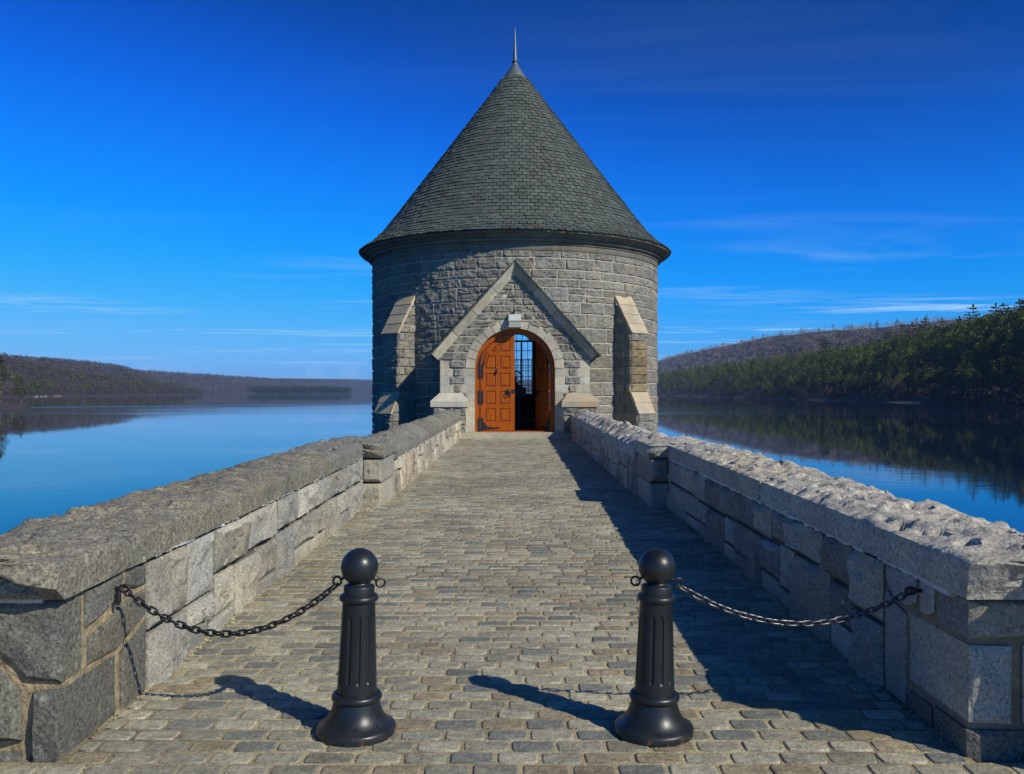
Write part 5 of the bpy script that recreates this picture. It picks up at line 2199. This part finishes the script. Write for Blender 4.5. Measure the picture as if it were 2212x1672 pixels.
PINES = []
for i in range(7):
    t, c = pine_mesh(i + 1, 20)
    PINES.append((as_mesh(t, 'trunk', M['bark']), as_mesh(c, 'crown', M['pine'])))
BARE = []
for i in range(5):
    t, c = bare_mesh(i + 40, 15)
    BARE.append((as_mesh(t, 'trunk', M['bark']), as_mesh(c, 'crown', M['twig'])))
rt = random.Random(77)


def plant(kind, x, y_, z_, h, label, group):
    src, H, nm = (PINES, 20, 'pine_tree') if kind == 'pine' else (BARE, 15, 'bare_tree')
    t, c = rt.choice(src)
    o = bpy.data.objects.new(nm, None)
    link(o)
    o.location = (x, y_, z_)
    s = h / H
    w = s * rt.uniform(.9, 1.25)
    o.scale = (w, w, s)
    o.rotation_euler = (0, 0, rt.uniform(0, 6.3))
    o['label'], o['category'], o['kind'], o['group'] = label, 'tree', 'thing', group
    for nm2, me in (('trunk', t), ('crown', c)):
        q = bpy.data.objects.new(nm2, me)
        link(q, o)


# right shore: pines in rows up the bank, evenly spread along the shore as it recedes
PR = (('dark green pine low on the bank, nearest the waterline', 'pines along the waterline of the right shore'),
      ('broad green pine halfway up the bank across the water', 'pines midway up the right bank'),
      ('tall sunlit pine in the top row below the bare ridge', 'pines in the top row of the right bank'))
for row, (cnt_, d0, d1, h0, h1) in enumerate(((60, 8, 20, 13, 19), (90, 22, 42, 18, 25), (100, 45, 80, 22, 29))):
    for k in range(cnt_):
        u = 292 + (1190 - 292) * (k + rt.uniform(-.6, .6)) / cnt_
        d = rt.uniform(d0, d1)
        x = 214 + d
        y_ = x * 1900 / max(u, 250)
        x += shore_r(y_) - 214
        plant('pine', x, y_, h_right(x, y_) - .3, rt.uniform(h0, h1) * rt.choice((1, 1, 1, .8, 1.12)), *PR[row])
BR = 'bare grey brown tree at the dark waterline below the pine bank'
for k in range(46):
    u = rt.uniform(300, 1150)
    d = rt.uniform(1, 14)
    x = 214 + d
    y_ = x * 1900 / u
    plant('bare', x, y_, h_right(x, y_) - .3, rt.uniform(7, 14), BR, 'bare trees on the right lake shore')
# left point, bare trees with some pines
for k in range(70):
    u = rt.uniform(-1120, -670)
    d = rt.choice((4, 10, 25, 50, 90, 140)) + rt.uniform(-3, 8)
    y_ = 1200
    for _ in range(8):
        y_ = (shore_l(y_) - d) * 1900 / u
        y_ = min(max(y_, 930), 2200)
    x = u / 1900 * y_
    if rt.random() < .27:
        plant('pine', x, y_, h_left(x, y_) - .3, rt.uniform(11, 19), 'dark pine among bare trees on the far sunlit point', 'pines on the left point')
    else:
        plant('bare', x, y_, h_left(x, y_) - .3, rt.uniform(11, 17), 'bare grey tree on the wooded point across the lake', 'bare trees on the left point')
for dx, dy, h in ((-4, 0, 17), (-9, 6, 20), (-3, 12, 13)):
    x, y_ = -194 + dx, 338 + dy
    plant('pine', x, y_, h_left(x, y_) - .3, h, 'dark evergreen on the near shore at the left picture edge', 'near evergreens at the left edge')


def mass(name, pts, hs, mat, label, cat, nf=16, wfac=.42, flat=.6, size=1.0):
    """woodland seen far off: each tree a loose clump of leaf-sized faces"""
    P_ = np.array(pts); Hh = np.array(hs)
    n = len(P_)
    k = nf
    d = RNG.normal(size=(n, k, 3)); d /= np.linalg.norm(d, axis=2, keepdims=True)
    d *= RNG.uniform(.3, 1, size=(n, k, 1)) ** .5
    t = d[:, :, 2] * .5 + .5
    shrink = (1.15 - .75 * t)[:, :, None] if flat < .5 else 1.0
    c = P_[:, None, :] + np.concatenate([d[:, :, :2] * (Hh * wfac)[:, None, None] * shrink, (.12 + .92 * t)[:, :, None] * Hh[:, None, None]], axis=2)
    s = (Hh * .17 * size)[:, None, None, None] * RNG.uniform(.6, 1.3, size=(n, k, 1, 1))
    tri = RNG.normal(size=(n, k, 3, 3)); tri /= np.linalg.norm(tri, axis=3, keepdims=True)
    v = (c[:, :, None, :] + tri * s).reshape(-1, 3)
    me = bpy.data.meshes.new(name)
    nt = n * k
    me.vertices.add(len(v)); me.vertices.foreach_set('co', v.ravel())
    me.loops.add(nt * 3); me.loops.foreach_set('vertex_index', np.arange(nt * 3, dtype=np.int32))
    me.polygons.add(nt); me.polygons.foreach_set('loop_start', np.arange(0, nt * 3, 3, dtype=np.int32))
    me.update(calc_edges=True)
    me.materials.append(mat)
    o = bpy.data.objects.new(name, me)
    link(o)
    return struct(o, label, cat, kind='stuff')


# pine wood filling the bank between and behind them
pts, hs = [], []
while len(pts) < 1500:
    u = rt.uniform(262, 1300)
    d = 12 + 85 * rt.random()
    x = 214 + d
    y_ = x * 1900 / u
    x += shore_r(y_) - 214
    if y_ > 1900 or y_ < 250:
        continue
    H_ = rt.uniform(12, 17)
    pts.append((x, y_, h_right(x, y_) + (6 if d > 30 else 1))); hs.append(H_ if d > 30 else H_ * .8)
mass('pine_wood', pts, hs, M['pine'], 'dense pine wood filling the bank behind the shore pines', 'woods', nf=170, wfac=.30, flat=.3, size=.34)
pts, hs = [], []
while len(pts) < 9000:
    y_ = rt.uniform(300, 4500)
    x = rt.uniform(325, 640 + .02 * y_)
    pts.append((x, y_, h_right(x, y_) - 2)); hs.append(rt.uniform(6, 10))
mass('bare_hill_wood', pts, hs, M['hillwood'], 'leafless grey brown woods covering the ridge behind the pines', 'woods', nf=34, wfac=.62, size=.5)
pts, hs = [], []
for k in range(34):
    y_ = rt.uniform(800, 2600)
    x = 470 + .02 * y_ + rt.uniform(-60, 10)
    pts.append((x, y_, h_right(x, y_) - 1)); hs.append(rt.uniform(9, 13))
mass('ridge_pines', pts, hs, M['pine'], 'scattered dark pines along the bare ridge line', 'woods', nf=110, wfac=.26, flat=.3, size=.42)
# undergrowth at the dark waterline
pts, hs = [], []
for k in range(2400):
    u = rt.uniform(290, 1200)
    x = 214 + rt.uniform(-2, 34)
    y_ = x * 1900 / u
    x += shore_r(y_) - 214
    pts.append((x, y_, h_right(x, y_) - .3)); hs.append(rt.uniform(2, 9))
mass('shore_brush', pts, hs, M['brush'], 'leafless brush along the dark waterline under the pines', 'brush', nf=34, wfac=.45, size=.5)
# left hills
pts, hs = [], []
while len(pts) < 5200:
    y_ = rt.uniform(600, 2300)
    x = shore_l(y_) - rt.uniform(2, 300)
    if x < -1150:
        continue
    pts.append((x, y_, h_left(x, y_) - 1)); hs.append(rt.uniform(8, 14))
mass('bare_point_wood', pts, hs, M['pointwood'], 'leafless woods covering the point on the sunlit shore', 'woods', nf=30, wfac=.45, size=.55)
pts, hs = [], []
while len(pts) < 900:
    y_ = rt.uniform(300, 760)
    x = shore_l(y_) - rt.uniform(3, 260)
    if abs(x + 200) < 14 and abs(y_ - 344) < 14:
        continue
    pts.append((x, y_, h_left(x, y_) - 1)); hs.append(rt.uniform(8, 14))
mass('near_shore_wood', pts, hs, M['pointwood'], 'bare woods on the nearer shore behind the evergreens', 'woods', nf=40, wfac=.45, size=.45)
pts, hs = [], []
for k in range(320):
    y_ = rt.uniform(900, 2250)
    x = shore_l(y_) - rt.uniform(2, 150)
    pts.append((x, y_, h_left(x, y_) - 1)); hs.append(rt.uniform(9, 17))
mass('point_pines', pts, hs, M['pine'], 'dark pines mixed into the woods of the point', 'woods', nf=45, wfac=.28, flat=.3, size=.7)
pts, hs = [], []
while len(pts) < 9500:
    y_ = 1400 + 4800 * rt.random() ** 1.5
    x = rt.uniform(-1200 - .03 * (y_ - 1500), -760)
    if x > shore_l(y_) - 10:
        continue
    pts.append((x, y_, h_left(x, y_) - 1)); hs.append(rt.uniform(9, 14))
mass('left_ridge_wood', pts, hs, M['ridgewood'], 'bare woods over the long ridge on the sunlit side', 'woods', nf=18, wfac=.6, size=1.0)
pts, hs = [], []
while len(pts) < 1500:
    x, y_ = rt.uniform(-1060, -540), rt.uniform(2850, 3250)
    if h_spit(x, y_) < -4:
        continue
    pts.append((x, y_, h_spit(x, y_) - 1)); hs.append(rt.uniform(14, 22))
mass('spit_pines', pts, hs, M['pine'], 'band of dark pines on the low spit far down the lake', 'woods', nf=24, wfac=.34, flat=.3, size=.9)
pts, hs = [], []
while len(pts) < 7000:
    x, y_ = rt.uniform(-3400, 2400), rt.uniform(4600, 6400)
    pts.append((x, y_, h_far(x, y_) - 1)); hs.append(rt.uniform(10, 15))
mass('far_hill_wood', pts, hs, M['ridgewood'], 'faint woods on the hills at the end of the lake', 'woods', nf=10, wfac=.8, size=1.6)
pts, hs = [], []
for k in range(1300):
    y_ = rt.uniform(850, 2350)
    x = shore_l(y_) - rt.uniform(-1, 16)
    pts.append((x, y_, h_left(x, y_) - .4)); hs.append(rt.uniform(2, 8))
mass('point_brush', pts, hs, M['brush'], 'bare brush along the waterline of the sunlit point', 'brush', nf=26, wfac=.5, size=.55)
# pale ledges at the left waterline
rocks = MB()
for k in range(26):
    y_ = rt.uniform(1040, 1130)
    x = shore_l(y_) + rt.uniform(-2, 3)
    r = rt.uniform(.6, 1.8)
    v = []
    for i in range(10):
        a = 2 * PI * (i % 5) / 5 + rt.uniform(-.3, .3)
        v.append((x + r * (1.6 if i < 5 else .9) * math.cos(a), y_ + r * (1.6 if i < 5 else .9) * math.sin(a), WATER_Z - .4 if i < 5 else WATER_Z + r * rt.uniform(.5, .9)))
    rocks.add(v, [(i, (i + 1) % 5, 5 + (i + 1) % 5, 5 + i) for i in range(5)] + [(5, 6, 7, 8, 9)])
ro = rocks.build('shore_ledges', M['rock'])
struct(ro, 'pale rock ledges at the waterline of the wooded point', 'rocks', kind='stuff')

# ------------------------------------------------------------------ dry weeds in the joints by the bollards
wd = MB()
rw = random.Random(8)
for bx in (-.7465, .645):
    for k in range(46):
        a = rw.uniform(-.4, 2.2)
        r = .19 + abs(rw.gauss(0, .025))
        x, y_ = bx + r * math.cos(a), BY + r * math.sin(a)
        h_ = rw.uniform(.008, .03)
        t = rw.uniform(0, 6.3)
        wd.add([(x - .0015, y_, gz(y_) - .004), (x + .0015, y_, gz(y_) - .004), (x + h_ * math.cos(t), y_ + h_ * math.sin(t), gz(y_) + h_ * .6)], [(0, 1, 2)])
        wd.add([(x, y_ - .0015, gz(y_) - .004), (x, y_ + .0015, gz(y_) - .004), (x + h_ * math.cos(t), y_ + h_ * math.sin(t), gz(y_) + h_ * .6)], [(0, 1, 2)])
struct(wd.build('dry_weeds', M['weeds']), 'dry straw coloured weeds in the joints round both bollard feet', 'weeds', kind='stuff')

# ------------------------------------------------------------------ air: thin blue haze over the whole lake
hz = MB()
hz.box(-3700, 2700, -40, 7700, WATER_Z - 1, 175)
m = bpy.data.materials.new('haze')
m.use_nodes = True
m.node_tree.nodes.clear()
ho = m.node_tree.nodes.new('ShaderNodeOutputMaterial')
pv = m.node_tree.nodes.new('ShaderNodeVolumePrincipled')
pv.inputs['Color'].default_value = (.33, .58, 1.0, 1)
pv.inputs['Density'].default_value = HAZE
pv.inputs['Anisotropy'].default_value = 0.0
m.node_tree.links.new(pv.outputs[0], ho.inputs['Volume'])
struct(hz.build('haze', m), 'thin blue haze over the lake and far hills', 'haze', kind='stuff')
